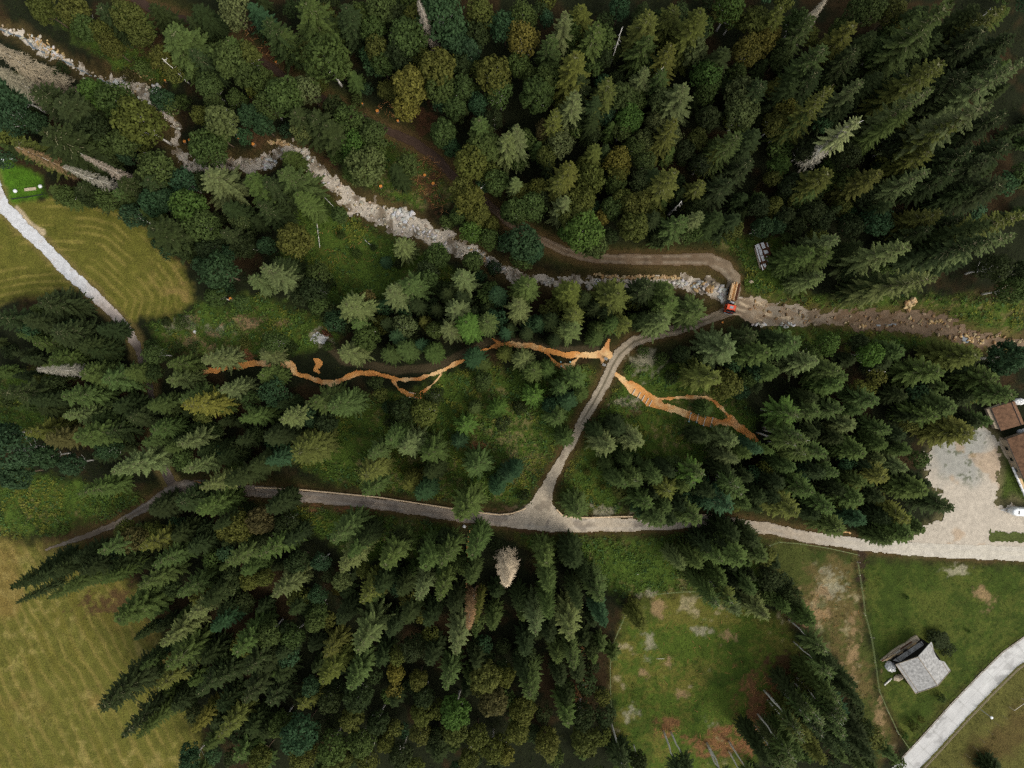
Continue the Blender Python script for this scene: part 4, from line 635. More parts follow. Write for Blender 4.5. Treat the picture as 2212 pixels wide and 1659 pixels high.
# screen position of the visible crown for describing
vis = [t for t in trees if (-25 < t['tu'] < 2240 and -25 < t['tv'] < 1690) or (t['k'] == 'T' and t['u'] < 2200 and t['v'] < 1650)]
for t in vis: t['u0'], t['v0'] = t['u'], t['v']; t['u'], t['v'] = t['tu'], t['tv']
describe(vis)
for t in vis:
    if len(t['label'].split()) > 16: t['label'] = t['label'].replace(' of the ', ' of ')
TINTD = {'l': (150, 140, 120), 'n': (140, 112, 82), 'w': (198, 180, 150)}
def child(name, me, par, scale, color=None, rz=0.0):
    o = bpy.data.objects.new(name, me); COL.objects.link(o); o.parent = par; o.scale = scale; o.rotation_euler = (0, 0, rz)
    if color is not None: o.color = color
    return o
def shade(t): return (1.0 - .32 * min(1, max(0, (t['u0'] - 1100) / 500)) * min(1, max(0, (620 - t['v0']) / 250)))  # darkens upper-right crown tints: hillside shading and vignetting painted into the colour
def jitter(c, a=.12):
    b = rr.uniform(1 - a, 1 + a); return (c[0] * b * rr.uniform(.92, 1.08), c[1] * b, c[2] * b * rr.uniform(.9, 1.1), 1)
names = {'s': 'spruce_tree', 'b': 'broadleaf_tree', 'T': 'spruce_tree', 'D': 'dead_tree', 'H': 'spruce_tree'}
placed = []
spr = sorted([t for t in vis if t['k'] in 'sTH'], key=lambda t: -t['w'] * (1 + .25 * (t['t'] in 'laoyg'))); spr.sort(key=lambda t: t['k'] == 's'); spr_ind = set(id(t) for t in spr[:324])
bro = sorted([t for t in vis if t['k'] == 'b' and not t['shrub']], key=lambda t: -t['w']); bro_ind = set(id(t) for t in bro[:322])
mass = []
def grow(t):
    k = t['k']; h, rad = t['h'], t['R']
    if (k in 'sTH' and id(t) not in spr_ind) or (k == 'b' and not t['shrub'] and id(t) not in bro_ind): mass.append(t); return
    root = empty('shrub' if t['shrub'] else names[k], (t['x'], t['y'], t['z'] - .05), rr.random() * 6.28)
    root.rotation_euler[0] = rr.uniform(-.035, .035); root.rotation_euler[1] = rr.uniform(-.035, .035)
    cat = 'shrub' if t['shrub'] else 'tree'
    tag(root, t['label'], cat, {'s': 'spruces of the valley woods', 'T': 'spruces of the valley woods', 'H': 'spruces of the valley woods', 'b': 'shrubs of the clearings' if t['shrub'] else 'leafy trees of the valley woods', 'D': 'dead trees'}[k])
    if k == 's':
        q = SP[rr.randrange(len(SP))] if t['t'] != 'l' else rr.choice([SP[0], SP[1], SP[3], SP[5]])
        hc = t['hc']
        if hc: q = rr.choice(SPT)
        if h < 12: q = STAR[0] if t['t'] in 'at' else rr.choice([SP[2], SP[4]])
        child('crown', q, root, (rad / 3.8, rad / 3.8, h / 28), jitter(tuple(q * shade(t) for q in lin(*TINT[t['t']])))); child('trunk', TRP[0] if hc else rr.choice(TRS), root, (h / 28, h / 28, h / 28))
    elif k == 'T':
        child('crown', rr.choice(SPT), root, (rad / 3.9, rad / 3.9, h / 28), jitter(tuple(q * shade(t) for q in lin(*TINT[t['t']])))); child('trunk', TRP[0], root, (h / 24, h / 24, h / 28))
    elif k == 'D':
        child('crown', rr.choice(DD), root, (rad / 3.4, rad / 3.4, h / 28), jitter(lin(*TINTD[t['t']]), .05)); child('trunk', TRP[0], root, (h / 28, h / 28, h / 28))
    elif k == 'H':
        child('crown', SPT[0], root, (rad / 3.9, rad / 3.9, h / 28), lin(112, 118, 76)); child('trunk', TRP[0], root, (h / 14, h / 14, h / 28)); child('dead_branches', DD[1], root, (rad / 5.2, rad / 5.2, h / 31), lin(170, 164, 146))
    elif t['shrub']:
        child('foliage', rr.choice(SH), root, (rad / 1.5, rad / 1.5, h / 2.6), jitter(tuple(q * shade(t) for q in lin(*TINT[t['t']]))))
        child('stem', TRH[0], root, (1, 1, h / 3.2))
    else:
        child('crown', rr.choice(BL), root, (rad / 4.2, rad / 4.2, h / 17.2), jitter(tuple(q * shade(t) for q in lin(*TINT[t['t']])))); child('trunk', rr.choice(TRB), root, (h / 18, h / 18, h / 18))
for t in vis: grow(t)
print('TREES', len(trees), 'vis', len(vis), 'spruce', len(spr), 'broad', len(bro), 'mass', len(mass))

# ---- the remaining young growth under and between the crowns: one mass
def mesh_arr(me):
    n = len(me.vertices); v = np.empty(n * 3, np.float32); me.vertices.foreach_get('co', v); f = np.empty(len(me.polygons) * 4, np.int32); me.loops.foreach_get('vertex_index', f); tp = np.empty(n, np.float32); me.attributes['tip'].data.foreach_get('value', tp); return v.reshape(-1, 3), f.reshape(-1, 4), tp
SPA = [mesh_arr(SP[i]) for i in (0, 2, 4, 7)]
LOWS = [mesh_arr(conifer(71, 6, 16, zb=3, wid=1.3, leafw=.3)), mesh_arr(conifer(72, 6, 18, zb=3, wid=1.4, power=.6, leafw=.3))]
LOWB = [mesh_arr(broad(73, nb=30, knob=1.4, per=34, leaf=.5)), mesh_arr(broad(74, nb=36, knob=1.2, per=34, leaf=.45))]
FOREST = [  # areas closed by wood, photo units
 [(380,0),(2212,0),(2212,560),(2000,600),(1840,640),(1760,560),(1700,540),(1640,500),(1500,500),(1200,480),(1120,430),(1020,340),(960,250),(860,230),(700,180),(560,100)],
 [(0,180),(120,170),(240,230),(340,300),(360,350),(440,400),(560,380),(650,420),(600,560),(560,640),(440,600),(400,520),(300,440),(120,410),(0,330)],
 [(0,670),(200,660),(260,760),(300,850),(330,900),(330,1000),(180,960),(0,900)],
 [(340,850),(560,850),(640,960),(560,1030),(420,1040),(340,980)],[(780,620),(1500,630),(1480,700),(1340,730),(1060,710),(760,760),(700,700)],
 [(1400,760),(1640,760),(2130,780),(2120,860),(1960,1000),(2000,1130),(1760,1110),(1660,960),(1560,820)],[(1300,990),(1640,990),(1640,1080),(1560,1110),(1400,1110),(1340,1060)],
 [(140,1190),(440,1100),(600,1130),(700,1200),(980,1200),(1280,1260),(1320,1400),(1300,1560),(1300,1659),(440,1659),(420,1540),(350,1420),(330,1300)],
 [(1560,1180),(1660,1180),(1700,1300),(1560,1280)],[(1740,1400),(1860,1500),(1930,1640),(1600,1659),(1660,1600)]]
wFOR = [W(p) for p in FOREST]
pts = np.array([[t['x'], t['y'], t['R']] for t in vis])
low = []
for _ in range(2600):
    poly = rr.choice(wFOR[:1] * 4 + wFOR[1:] + wFOR[7:8] * 2); xs = [p[0] for p in poly]; ys = [p[1] for p in poly]; px_, py_ = rr.uniform(min(xs), max(xs)), rr.uniform(min(ys), max(ys))
    if not inpoly(np.array([px_]), np.array([py_]), poly)[0]: continue
    if len(low) and np.min(np.hypot(*(np.array([[l[0], l[1]] for l in low]).T - np.array([[px_], [py_]])))) < 3.0: continue
    a = np.array([px_]); b_ = np.array([py_])
    if min(pdist(a, b_, wNT)[0][0], pdist(a, b_, wLR)[0][0], pdist(a, b_, ST)[0][0], pdist(a, b_, wWP)[0][0]) < 5.0: continue
    low.append((px_, py_)); 
    if len(low) >= 520: break
MASS_V = []; MASS_F = []; MASS_T = []; MASS_C = []; off = 0
def put(arr, x, y, z, R_, H_, tint, H0, R0):
    global off
    v, f, tp = arr; a = rr.random() * 6.28; c, s = math.cos(a), math.sin(a); vv = np.stack([(v[:, 0] * c - v[:, 1] * s) * R_ / R0 + x, (v[:, 0] * s + v[:, 1] * c) * R_ / R0 + y, v[:, 2] * H_ / H0 + z], 1)
    MASS_V.append(vv); MASS_F.append(f + off); MASS_T.append(tp); MASS_C.append(np.repeat(np.array([jitter(lin(*TINT[tint]))]), len(v), 0)); off += len(v)
for (px_, py_) in low:
    z = h1(px_, py_)
    if rr.random() < .5: put(rr.choice(LOWS), px_, py_, z, rr.uniform(1.8, 2.8), rr.uniform(7, 12), rr.choice('ddg'), 28, 3.8)
    else: put(rr.choice(LOWB), px_, py_, z, rr.uniform(2.0, 3.2), rr.uniform(6, 11), rr.choice('ddgto'), 17.2, 4.2)
for t in mass:
    if t['k'] == 'b': put(rr.choice(LOWB), t['x'], t['y'], t['z'], t['R'], t['h'], t['t'], 17.2, 4.2)
    else: put(rr.choice(SPA), t['x'], t['y'], t['z'], t['R'], t['h'], t['t'], 28, 3.8)
M_mass, nt, b = mat('understorey_leaves', .8, spec=.1)
a = N(nt, 'ShaderNodeAttribute', attribute_name='col'); o_, f_ = noise_mul(nt, a.outputs['Color'], .9, .7, 1.3); nt.links.new(o_, b.inputs['Base Color'])
u_ = mesh_np('forest_understorey', np.concatenate(MASS_V), np.concatenate(MASS_F), M_mass, {'col': ('FLOAT_COLOR', np.concatenate(MASS_C))})
tag(u_, 'dark low growth of young trees filling the gaps under the wood', 'undergrowth', kind='stuff')

# ---- herbs and tufts of the clearings: one mass
n = 330000; hx = rng.uniform(-140, 140, n); hy = rng.uniform(-108, 104, n)
pr = np.zeros(n)
for p in wCL: pr = np.maximum(pr, sm(-2, 1, sdpoly(hx, hy, p)) * 1.0)
for p in (wLA, wSL): pr = np.maximum(pr, sm(-1, 1, sdpoly(hx, hy, p)) * .10)
pr = np.maximum(pr, sm(-1, 1, sdpoly(hx, hy, wPA)) * .14)
inF = np.maximum(sm(-1.5, 1, sdpoly(hx, hy, wME)), sm(-1.5, 1, sdpoly(hx, hy, wFI)))
pr = np.maximum(pr, .34) * (1 - inF) + .05 * inF
for p in (wLA, wSL, wPA): m0 = sm(-1, 1, sdpoly(hx, hy, p)); pr = pr * (1 - m0) + .2 * m0
pr = pr * sm(.32, .6, fbm(hx, hy, 4, 91) * .6 + fbm(hx, hy, 1.2, 92) * .4)
rd = np.minimum.reduce([pdist(hx, hy, p, w)[0] - pdist(hx, hy, p, w)[1] for p, w in ((wNT, Wd(NTRACK)), (wLR, Wd(LROAD)), (wWP, Wd(WPATH)), (wCR, Wd(CROAD)), (ST, STW))] + [pdist(hx, hy, p, w)[0] - pdist(hx, hy, p, w)[1] for p, w in wCH])
pr = pr * sm(.3, 1.6, rd) * np.where(sdpoly(hx, hy, wYD) < 0, 1, .5 * (1 - sm(0, 2.2, sdpoly(hx, hy, wYD)))) * (sdpoly(hx, hy, wMUD) < 0) * (pdist(hx, hy, wTP)[0] > 1.2)
pr = pr * (np.hypot(hx - P0(1975, 1440)[0], hy - P0(1975, 1440)[1]) > 7.5)
keep = rng.random(n) < pr; hx, hy = hx[keep], hy[keep]; m_ = len(hx); hzv = hz(hx, hy)
K = 7; V = np.zeros((m_, K, 4, 3), np.float32); sz = (.14 + .42 * rng.random(m_) ** 2.2) * (1 + 1.2 * (fbm(hx, hy, 6, 95) - .4).clip(0, 1)) ; hc = ground_color(hx, hy)
warm = fbm(hx, hy, 5, 96); tone = np.where((warm > .60)[:, None], A3((88, 90, 34))[None], A3((60, 78, 30))[None]); tone = np.where((rng.random(m_) < .2)[:, None], A3((48, 72, 40))[None], tone)
incl = np.zeros(m_)
for p in wCL: incl = np.maximum(incl, sm(-2, 1, sdpoly(hx, hy, p)))
for p in (wME, wFI, wLA, wPA, wSL): incl = incl * (1 - sm(-1.5, .5, sdpoly(hx, hy, p)))
tone = tone * (.25 + .75 * incl)[:, None] + hc * (.75 * (1 - incl))[:, None]; sz = sz * (.55 + .45 * incl)
hcol = np.repeat(((tone * (.85 + .35 * incl[:, None]) + hc * .35) * (.75 + .5 * rng.random(m_))[:, None])[:, None], K * 4, 1).reshape(-1, 3)
for k in range(K):
    a = rng.random(m_) * 6.283; el = rng.uniform(.0, 1.1, m_); ce, se = np.cos(el), np.sin(el); d = np.stack([np.cos(a) * ce, np.sin(a) * ce, se], 1); s = np.stack([-np.sin(a), np.cos(a), 0 * a], 1)
    o3 = np.stack([hx, hy, hzv], 1) + np.stack([rng.normal(0, .35, m_) * sz, rng.normal(0, .35, m_) * sz, rng.uniform(.1, .9, m_) * sz], 1); L = (sz * rng.uniform(.5, 1.1, m_))[:, None]
    V[:, k, 0] = o3; V[:, k, 1] = o3 + d * L * .5 + s * L * .34; V[:, k, 2] = o3 + d * L; V[:, k, 3] = o3 + d * L * .5 - s * L * .34
Vf = V.reshape(-1, 3); Ff = np.arange(len(Vf), dtype=np.int32).reshape(-1, 4)
M_herb = attr_mat('herb_leaves', 3, .8, 1.2, bump=0)
o = mesh_np('ground_cover', Vf, Ff, M_herb, {'col': ('FLOAT_COLOR', np.concatenate([hcol, np.ones((len(hcol), 1))], 1))}); tag(o, 'low herbs and tufts covering the clearings', 'ground cover', kind='stuff')
print('herbs', m_)

# ------------------------------------------------------------------ boulders
def rock_mesh(seed, m):
    import bmesh
    r = random.Random(seed); bm = bmesh.new(); bmesh.ops.create_icosphere(bm, subdivisions=2, radius=1)
    cuts = [(Vector((r.gauss(0, 1), r.gauss(0, 1), r.gauss(0, .8))).normalized(), r.uniform(.5, .85)) for _ in range(9)]
    for v in bm.verts:
        p = v.co.copy()
        for nn, dd in cuts:
            q = p.dot(nn)
            if q > dd: p -= nn * (q - dd)
        v.co = Vector((p.x * 1.15, p.y * .9, p.z * .75)) * r.uniform(.96, 1.04)
    me = bpy.data.meshes.new('boulder'); bm.to_mesh(me); bm.free(); me.materials.append(m); return me
def rock_mat(nm, rgb):
    m, nt, b = mat(nm, .85); oi = N(nt, 'ShaderNodeObjectInfo'); o, f = noise_mul(nt, oi.outputs['Color'], 2.5, .82, 1.15); nt.links.new(o, b.inputs['Base Color']); return m
M_rock = rock_mat('limestone', None); ROCKS = [rock_mesh(i, M_rock) for i in range(8)]
# accumulate arc for sampling
cum = [0]
for i in range(len(ST) - 1): cum.append(cum[-1] + math.dist(ST[i], ST[i + 1]))
rocks = []
def rk(x, y, s, c): rocks.append((x, y, s, c))
for i in range(len(ST) - 1):
    L = cum[i + 1] - cum[i]; pale = i > 8
    um = (STREAM[i][0] + STREAM[i + 1][0]) / 2
    dens = 3.4 if um < 1100 else (2.4 if um < 1600 else 2.0)
    for _ in range(int(L * STW[i] * dens)):
        t = rr.random(); w = (STW[i] * (1 - t) + STW[i + 1] * t) * 1.0; a = ST[i]; b2 = ST[i + 1]; dx, dy = (b2[0] - a[0]) / L, (b2[1] - a[1]) / L; o_ = rr.uniform(-1, 1); x = a[0] + (b2[0] - a[0]) * t - dy * o_ * w; y = a[1] + (b2[1] - a[1]) * t + dx * o_ * w
        if math.hypot(x - BR[0], y - BR[1]) < 4.5: continue
        s = .10 + .48 * rr.random() ** 2.6
        c = rr.choice([(192, 182, 164), (212, 206, 194), (176, 158, 130), (160, 148, 128)]) if um < 1600 else rr.choice([(150, 122, 88), (170, 152, 120), (120, 96, 70)])
        rk(x, y, s, c)
def clump(u, v, ru, rv, n, s0, s1, cols, ang=0):
    for _ in range(n):
        a = rr.random() * 6.28; q = math.sqrt(rr.random()); du, dv = math.cos(a) * q * ru, math.sin(a) * q * rv; c, s = math.cos(ang), math.sin(ang); x, y = P0(u + du * c - dv * s, v + du * s + dv * c); rk(x, y, rr.uniform(s0, s1), rr.choice(cols))
WH = [(214, 212, 208), (200, 196, 188), (188, 180, 168)]; OC = [(186, 158, 112), (168, 136, 92), (196, 170, 128)]
clump(328, 190, 10, 24, 34, .32, .7, WH, -.3); clump(248, 170, 15, 8, 16, .35, .75, WH); clump(80, 83, 34, 10, 34, .2, .5, OC + WH, .45); clump(100, 100, 34, 10, 34, .2, .5, OC + WH, .45)
clump(575, 348, 20, 12, 34, .3, .65, WH, -.4); clump(598, 303, 24, 6, 26, .28, .55, OC); clump(655, 345, 16, 16, 20, .3, .6, WH, .8); clump(865, 465, 24, 9, 20, .45, .95, WH, .3); clump(880, 458, 22, 6, 10, .5, .9, WH, .3)
clump(915, 500, 40, 10, 22, .3, .6, WH, .35); clump(1035, 548, 30, 9, 34, .25, .55, OC + WH, .5); clump(1082, 578, 16, 9, 16, .3, .6, WH, .5); clump(1476, 610, 18, 7, 18, .35, .75, WH); clump(1520, 620, 22, 12, 44, .35, .8, WH + OC, .3)
clump(1560, 636, 7, 20, 26, .3, .7, WH); clump(1291, 610, 4, 8, 4, .5, .8, WH); clump(1182, 607, 8, 6, 10, .25, .5, WH); clump(1973, 657, 14, 12, 16, .4, .85, OC); clump(1640, 703, 18, 4, 8, .35, .6, WH); clump(1700, 702, 22, 5, 10, .3, .55, WH)
clump(2010, 690, 50, 8, 20, .2, .5, OC, .1); clump(2110, 730, 30, 8, 20, .2, .5, OC, .3); clump(1872, 703, 10, 6, 6, .3, .5, OC); clump(300, 158, 30, 4, 26, .25, .5, OC, .35)
for i in range(74):   # the ochre retaining rocks along the upper bank
    t = i / 73; x, y = P0(1286 + t * 190 + rr.uniform(-1, 1), 596 + rr.uniform(-3, 3) + (-4 if t < .1 else 0)); rk(x, y, rr.uniform(.28, .6), rr.choice(OC))
rocks.sort(key=lambda q: -q[2])
RP = {}
ind = [q for q in rocks if True][:300]; rest = rocks[300:]
ritems = []
for (x, y, s, c) in ind:
    u, v = PJ(x, y, hill(x, y)); ritems.append(dict(u=u, v=v))
def rseg(u, v):
    best = min(((math.hypot(u - p[0], v - p[1]), nm) for p, nm in [((328,190),'at the upper left stream bend'),((90,92),'beside the water upper left'),((248,170),'in the rocky step of the upper left stream'),((575,348),'on the stony elbow of the stream'),((598,303),'along the outer bank of the stream elbow'),((655,345),'below the stream elbow'),((870,462),'in the widest part of the stream bed'),((395,345),'in the stream beside the meadow trees'),
      ((740,430),'in the gravelly upper middle stream'),((930,505),'downstream of the widest gravel'),((1040,550),'in the narrow middle stream'),((1082,578),'above the tree-covered stream reach'),((1182,607),'between the round spruces and track bank'),((1330,596),'in the ochre rock wall under the track'),((1420,596),'at the right end of the ochre rock wall'),((1478,610),'left of the rocky apron'),((1520,620),'in the rocky apron left of the truck'),((1560,636),'in the rock lining beside the truck'),
      ((1670,703),'on the lower rim of the muddy ford'),((1740,690),'right of the muddy ford'),((1872,695),'in the brown stream bed right of the ford'),((1973,657),'in the ochre heap above the right stream'),((2030,695),'in the brown stream bed before the pool'),((2110,730),'around the pool at the right')]), key=lambda q: q[0]); return best[1]
for (x, y, s, c) in ind:
    u, v = PJ(x, y, float(hill(np.array(x), np.array(y)))); o = bpy.data.objects.new('boulder', rr.choice(ROCKS)); COL.objects.link(o); o.location = (x, y, h1(x, y) + s * .3); o.scale = (s, s, s * rr.uniform(.8, 1.1)); o.rotation_euler = (rr.uniform(-.3, .3), rr.uniform(-.3, .3), rr.random() * 6.28); o.color = jitter(lin(*c), .1)
    wd = 'ochre' if c in OC else ('whitish' if c in WH else 'grey-brown'); sg = rseg(u, v); tag(o, '%s %s boulder %s' % (wd, 'large' if s > .62 else 'small', sg), 'boulder', '%s %s boulders %s' % (wd, 'large' if s > .62 else 'small', sg))
BV = []; BF = []; BC = []; off2 = 0; base = []
for me in ROCKS[:4]:
    v = np.empty(len(me.vertices) * 3, np.float32); me.vertices.foreach_get('co', v); f = np.empty(len(me.polygons) * 3, np.int32); me.loops.foreach_get('vertex_index', f); base.append((v.reshape(-1, 3), f.reshape(-1, 3)))
for (x, y, s, c) in rest:
    v, f = rr.choice(base); a = rr.random() * 6.28; cc_, ss_ = math.cos(a), math.sin(a); BV.append(np.stack([(v[:, 0] * cc_ - v[:, 1] * ss_) * s + x, (v[:, 0] * ss_ + v[:, 1] * cc_) * s + y, v[:, 2] * s + h1(x, y) + s * .35], 1)); BF.append(f + off2); off2 += len(v); BC.append(np.repeat(np.array([jitter(lin(*c), .15)]), len(v), 0))
M_cob = attr_mat('cobble_stone', 6, .85, 1.15, bump=.2)
o = mesh_np('stream_cobbles', np.concatenate(BV), np.concatenate(BF), M_cob, {'col': ('FLOAT_COLOR', np.concatenate(BC))}); tag(o, 'small cobbles strewn along the stony stream bed', 'cobbles', kind='stuff')
print('rocks', len(ind), len(rest))
# ------------------------------------------------------------------ light
SUN_AZ, SUN_EL = R(-38), R(48)       # azimuth measured from +x towards +y: the sun stands lower right of the picture
w = bpy.data.worlds.new('World'); scene.world = w; w.use_nodes = True; nt = w.node_tree; bg = nt.nodes['Background']
sky = nt.nodes.new('ShaderNodeTexSky'); sky.sky_type = 'NISHITA'; sky.sun_disc = False; sky.sun_elevation = SUN_EL; sky.sun_rotation = R(90) - SUN_AZ; sky.air_density = 2.0; sky.dust_density = 4.0
hs = nt.nodes.new('ShaderNodeHueSaturation'); hs.inputs['Saturation'].default_value = .35; nt.links.new(sky.outputs[0], hs.inputs['Color']); nt.links.new(hs.outputs[0], bg.inputs[0]); bg.inputs[1].default_value = .15
sl = bpy.data.lights.new('sun', 'SUN'); sl.energy = 1.0; sl.angle = R(22); sl.color = (1, .95, .87); so = bpy.data.objects.new('sun', sl); COL.objects.link(so)
dv = Vector((math.cos(SUN_AZ) * math.cos(SUN_EL), math.sin(SUN_AZ) * math.cos(SUN_EL), math.sin(SUN_EL))); so.rotation_euler = dv.to_track_quat('Z', 'Y').to_euler()
scene.view_settings.view_transform = 'Standard'; scene.view_settings.look = 'None'; scene.view_settings.gamma = 1; scene.view_settings.exposure = 0.15
scene.cycles.max_bounces = 4; scene.cycles.diffuse_bounces = 1; scene.cycles.transmission_bounces = 2; scene.cycles.use_denoising = False; scene.cycles.filter_width = 1.4

# ------------------------------------------------------------------ plain materials
M_shing = flat_mat('weathered_shingles', (168, 166, 162), 1.6, .62, 1.28, bump=.6)
M_wood = flat_mat('grey_timber', (164, 148, 126), 3, .7, 1.25, bump=.3); M_tim = flat_mat('new_timber', (206, 176, 132), 3, .8, 1.15); M_dkwood = flat_mat('brown_timber', (96, 62, 42), 3, .7, 1.3)
M_tar = flat_mat('white_tarp', (244, 243, 240), 2, .8, 1.05, rough=.75, bump=.8); M_iron = flat_mat('dark_metal', (34, 34, 38), 3, .8, 1.2, rough=.5); M_corr = flat_mat('dull_metal_sheet', (150, 148, 144), 1.2, .7, 1.3, rough=.5)
M_brroof = flat_mat('brown_wooden_shingles', (118, 88, 66), 1.4, .62, 1.35, bump=.6); M_void = flat_mat('dark_boards_and_opening', (28, 24, 20), 2, .8, 1.2); M_stone = flat_mat('rough_stone', (188, 172, 146), 3, .7, 1.25, bump=.6)
M_whpost = flat_mat('pale_painted_wood', (216, 206, 188), 4, .88, 1.08); M_blue = flat_mat('pale_blue_metal', (150, 190, 196), 4, .9, 1.1, rough=.5)
M_railw = flat_mat('pale_rail_wood', (228, 200, 162), 1.5, .85, 1.12); M_rub = flat_mat('pale_rubble', (196, 194, 188), 2.2, .6, 1.12, bump=.8); M_green = flat_mat('green_wire', (128, 140, 92), 4, .9, 1.1); M_white = flat_mat('white_lacquer', (232, 234, 234), 2, .95, 1.03, rough=.3, spec=.5); M_glass = flat_mat('dark_glass', (22, 26, 30), 2, .9, 1.1, rough=.1, spec=.6)
M_red = flat_mat('orange_red_lacquer', (236, 84, 38), 2, .93, 1.07, rough=.3, spec=.5); M_tyre = flat_mat('tyre_rubber', (24, 24, 24), 5, .8, 1.2); M_silver = flat_mat('silver_metal', (176, 180, 184), 3, .9, 1.1, rough=.35)
M_cut = flat_mat('fresh_cut_wood', (226, 146, 66), 6, .85, 1.15); M_log = flat_mat('debarked_log', (186, 136, 84), 5, .6, 1.3, stretch=(1, 1, 6)); M_logd = flat_mat('brown_bark_log', (96, 60, 40), 5, .6, 1.3, stretch=(1, 1, 6)); M_logl = flat_mat('pale_log', (224, 190, 146), 5, .7, 1.15, stretch=(1, 1, 6))
M_warn = flat_mat('yellow_lamp_cover', (232, 196, 96), 3, .95, 1.05)

def frame(root):                       # matrix from world to the thing's own space
    bpy.context.view_layer.update(); return root.matrix_world.inverted()
def V3(u, v, z): x, y = Pz(u, v, z); return Vector((x, y, z))

# ------------------------------------------------------------------ weathered barn
def zb(zx, zy): return ((3432 + zx / 5.53) * .54861, (2460 + zy / 5.53) * .54861)
bx, by, bz = PG(1985, 1455); barn = empty('barn', (bx, by, bz)); tag(barn, 'weathered barn with silver shingle roof and broken right eave on the lawn', 'barn'); IB = frame(barn)
def B(zx, zy, h): p = V3(*zb(zx, zy), bz + h); return IB @ p
rA, rB = B(1010, 695, 6.6), B(1440, 1325, 6.6); lA, lB = B(520, 862, 4.0), B(955, 1497, 4.0); eA, eB = B(1300, 372, 4.0), B(1722, 995, 4.0)
roof = MB(); roof.slab([rA, lA, lB, rB], .16)
jag = [B(1335, 440, 4.1), B(1345, 560, 4.3), B(1400, 690, 4.4), B(1470, 765, 4.4), B(1540, 790, 4.15), B(1580, 795, 4.0)]
mid1, mid2, mid3 = B(1330, 560, 4.33), B(1480, 770, 4.33), B(1580, 795, 4.0)
def onroof(p):      # push onto the right-hand roof plane
    n_ = (rB - rA).cross(eA - rA).normalized(); return p - Vector((0, 0, 1)) * ((p - rA).dot(n_) / n_.z)
poly = [rA, rB, eB] + [onroof(p) for p in jag[::-1]] + [eA]
roof.slab(poly, .16)
ro = roof.build('roof', M_shing, barn)
trim = MB()
for a, b2 in ((rA, rB), (lA, lB), (rA, lA), (rB, lB), (rB, eB)): trim.tube([a + Vector((0, 0, .07)), b2 + Vector((0, 0, .07))], .07, 5)
la2, lb2 = lA.lerp(rA, .14), lB.lerp(rB, .14); trim.tube([la2 + Vector((0, 0, .08)), lb2 + Vector((0, 0, .08))], .05, 5)
la3, lb3 = onroof(B(1530, 815, 4)), onroof(B(1665, 1030, 4)); trim.tube([la3 + Vector((0, 0, .08)), lb3 + Vector((0, 0, .08))], .05, 5); la3, lb3 = onroof(B(1275, 430, 4)), onroof(B(1345, 540, 4)); trim.tube([la3 + Vector((0, 0, .08)), lb3 + Vector((0, 0, .08))], .05, 5)
trim.build('batten', M_wood, ro)
wl = MB(); ins = .12; c = (lA + lB + eA + eB) / 4
q = [p.lerp(c, ins) for p in (lA, lB, eB, eA)]
for i in range(4):
    a, b2 = q[i], q[(i + 1) % 4]; d = (b2 - a).normalized(); n_ = Vector((-d.y, d.x, 0)) * .1
    pts2 = [(a.x + n_.x, a.y + n_.y), (b2.x + n_.x, b2.y + n_.y), (b2.x - n_.x, b2.y - n_.y), (a.x - n_.x, a.y - n_.y)]; wl.prism(pts2, -.3, 3.75)
for A_, m_ in ((0, rB), (1, rA)):
    a, b2 = (q[1], q[2]) if A_ == 0 else (q[0], q[3]); mm = m_.lerp(c + Vector((0, 0, 2)), ins); wl.slab([Vector((a.x, a.y, 3.76)), Vector((b2.x, b2.y, 3.76)), Vector((mm.x, mm.y, 6.1))], .1)
wl.build('wall', M_void, barn)
an = MB(); P1, P2, P3, P4 = B(465, 775, 3.0), B(1085, 355, 3.0), B(1140, 440, 3.3), B(600, 815, 3.3); an.slab([P1, P2, P3, P4], .06)
for k in range(7):
    t = (k + .5) / 7; a = P1.lerp(P4, t); b2 = P2.lerp(P3, t); an.tube([a + Vector((0, 0, .04)), b2 + Vector((0, 0, .04))], .05, 5)
an.build('lean_to_roof', M_corr, barn)
pb = MB()
for (a, b2) in (((525, 715), (615, 800)), ((755, 540), (850, 612)), ((1035, 370), (1130, 440))): pb.tube([B(*a, 3.12), B(*b2, 3.42)], .06, 6)
for (a) in ((560, 770), (800, 600), (1080, 400), (700, 800), (1180, 420)): p = B(*a, 2.9); pb.tube([(p.x, p.y, 0), (p.x, p.y, 2.9)], .08, 6)
for k in range(5):
    a = B(1085 + k * 27, 322 + k * 22 + 45, 3.0); b2 = B(1120 + k * 27, 318 + k * 22, 3.0); pb.tube([a, b2], .035, 5)
pb.build('lean_to_post', M_iron, barn)
dk = MB(); dk.prism([(p.x, p.y) for p in (B(470, 790, 1), B(1090, 350, 1), B(1230, 400, 1), B(1010, 690, 1), B(530, 850, 1))], -.2, .9); dk.build('deck', M_void, barn)  # near-black block: darkness of the opening behind the lean-to put into its colour
st = MB(); sp = [B(*p, .5) for p in ((190, 780), (330, 670), (440, 575), (600, 470), (750, 400), (880, 290), (985, 232), (1050, 325), (980, 390), (700, 560), (430, 740), (240, 800))]; st.prism([(p.x, p.y) for p in sp], -.3, .55); st.build('foundation', M_stone, barn)
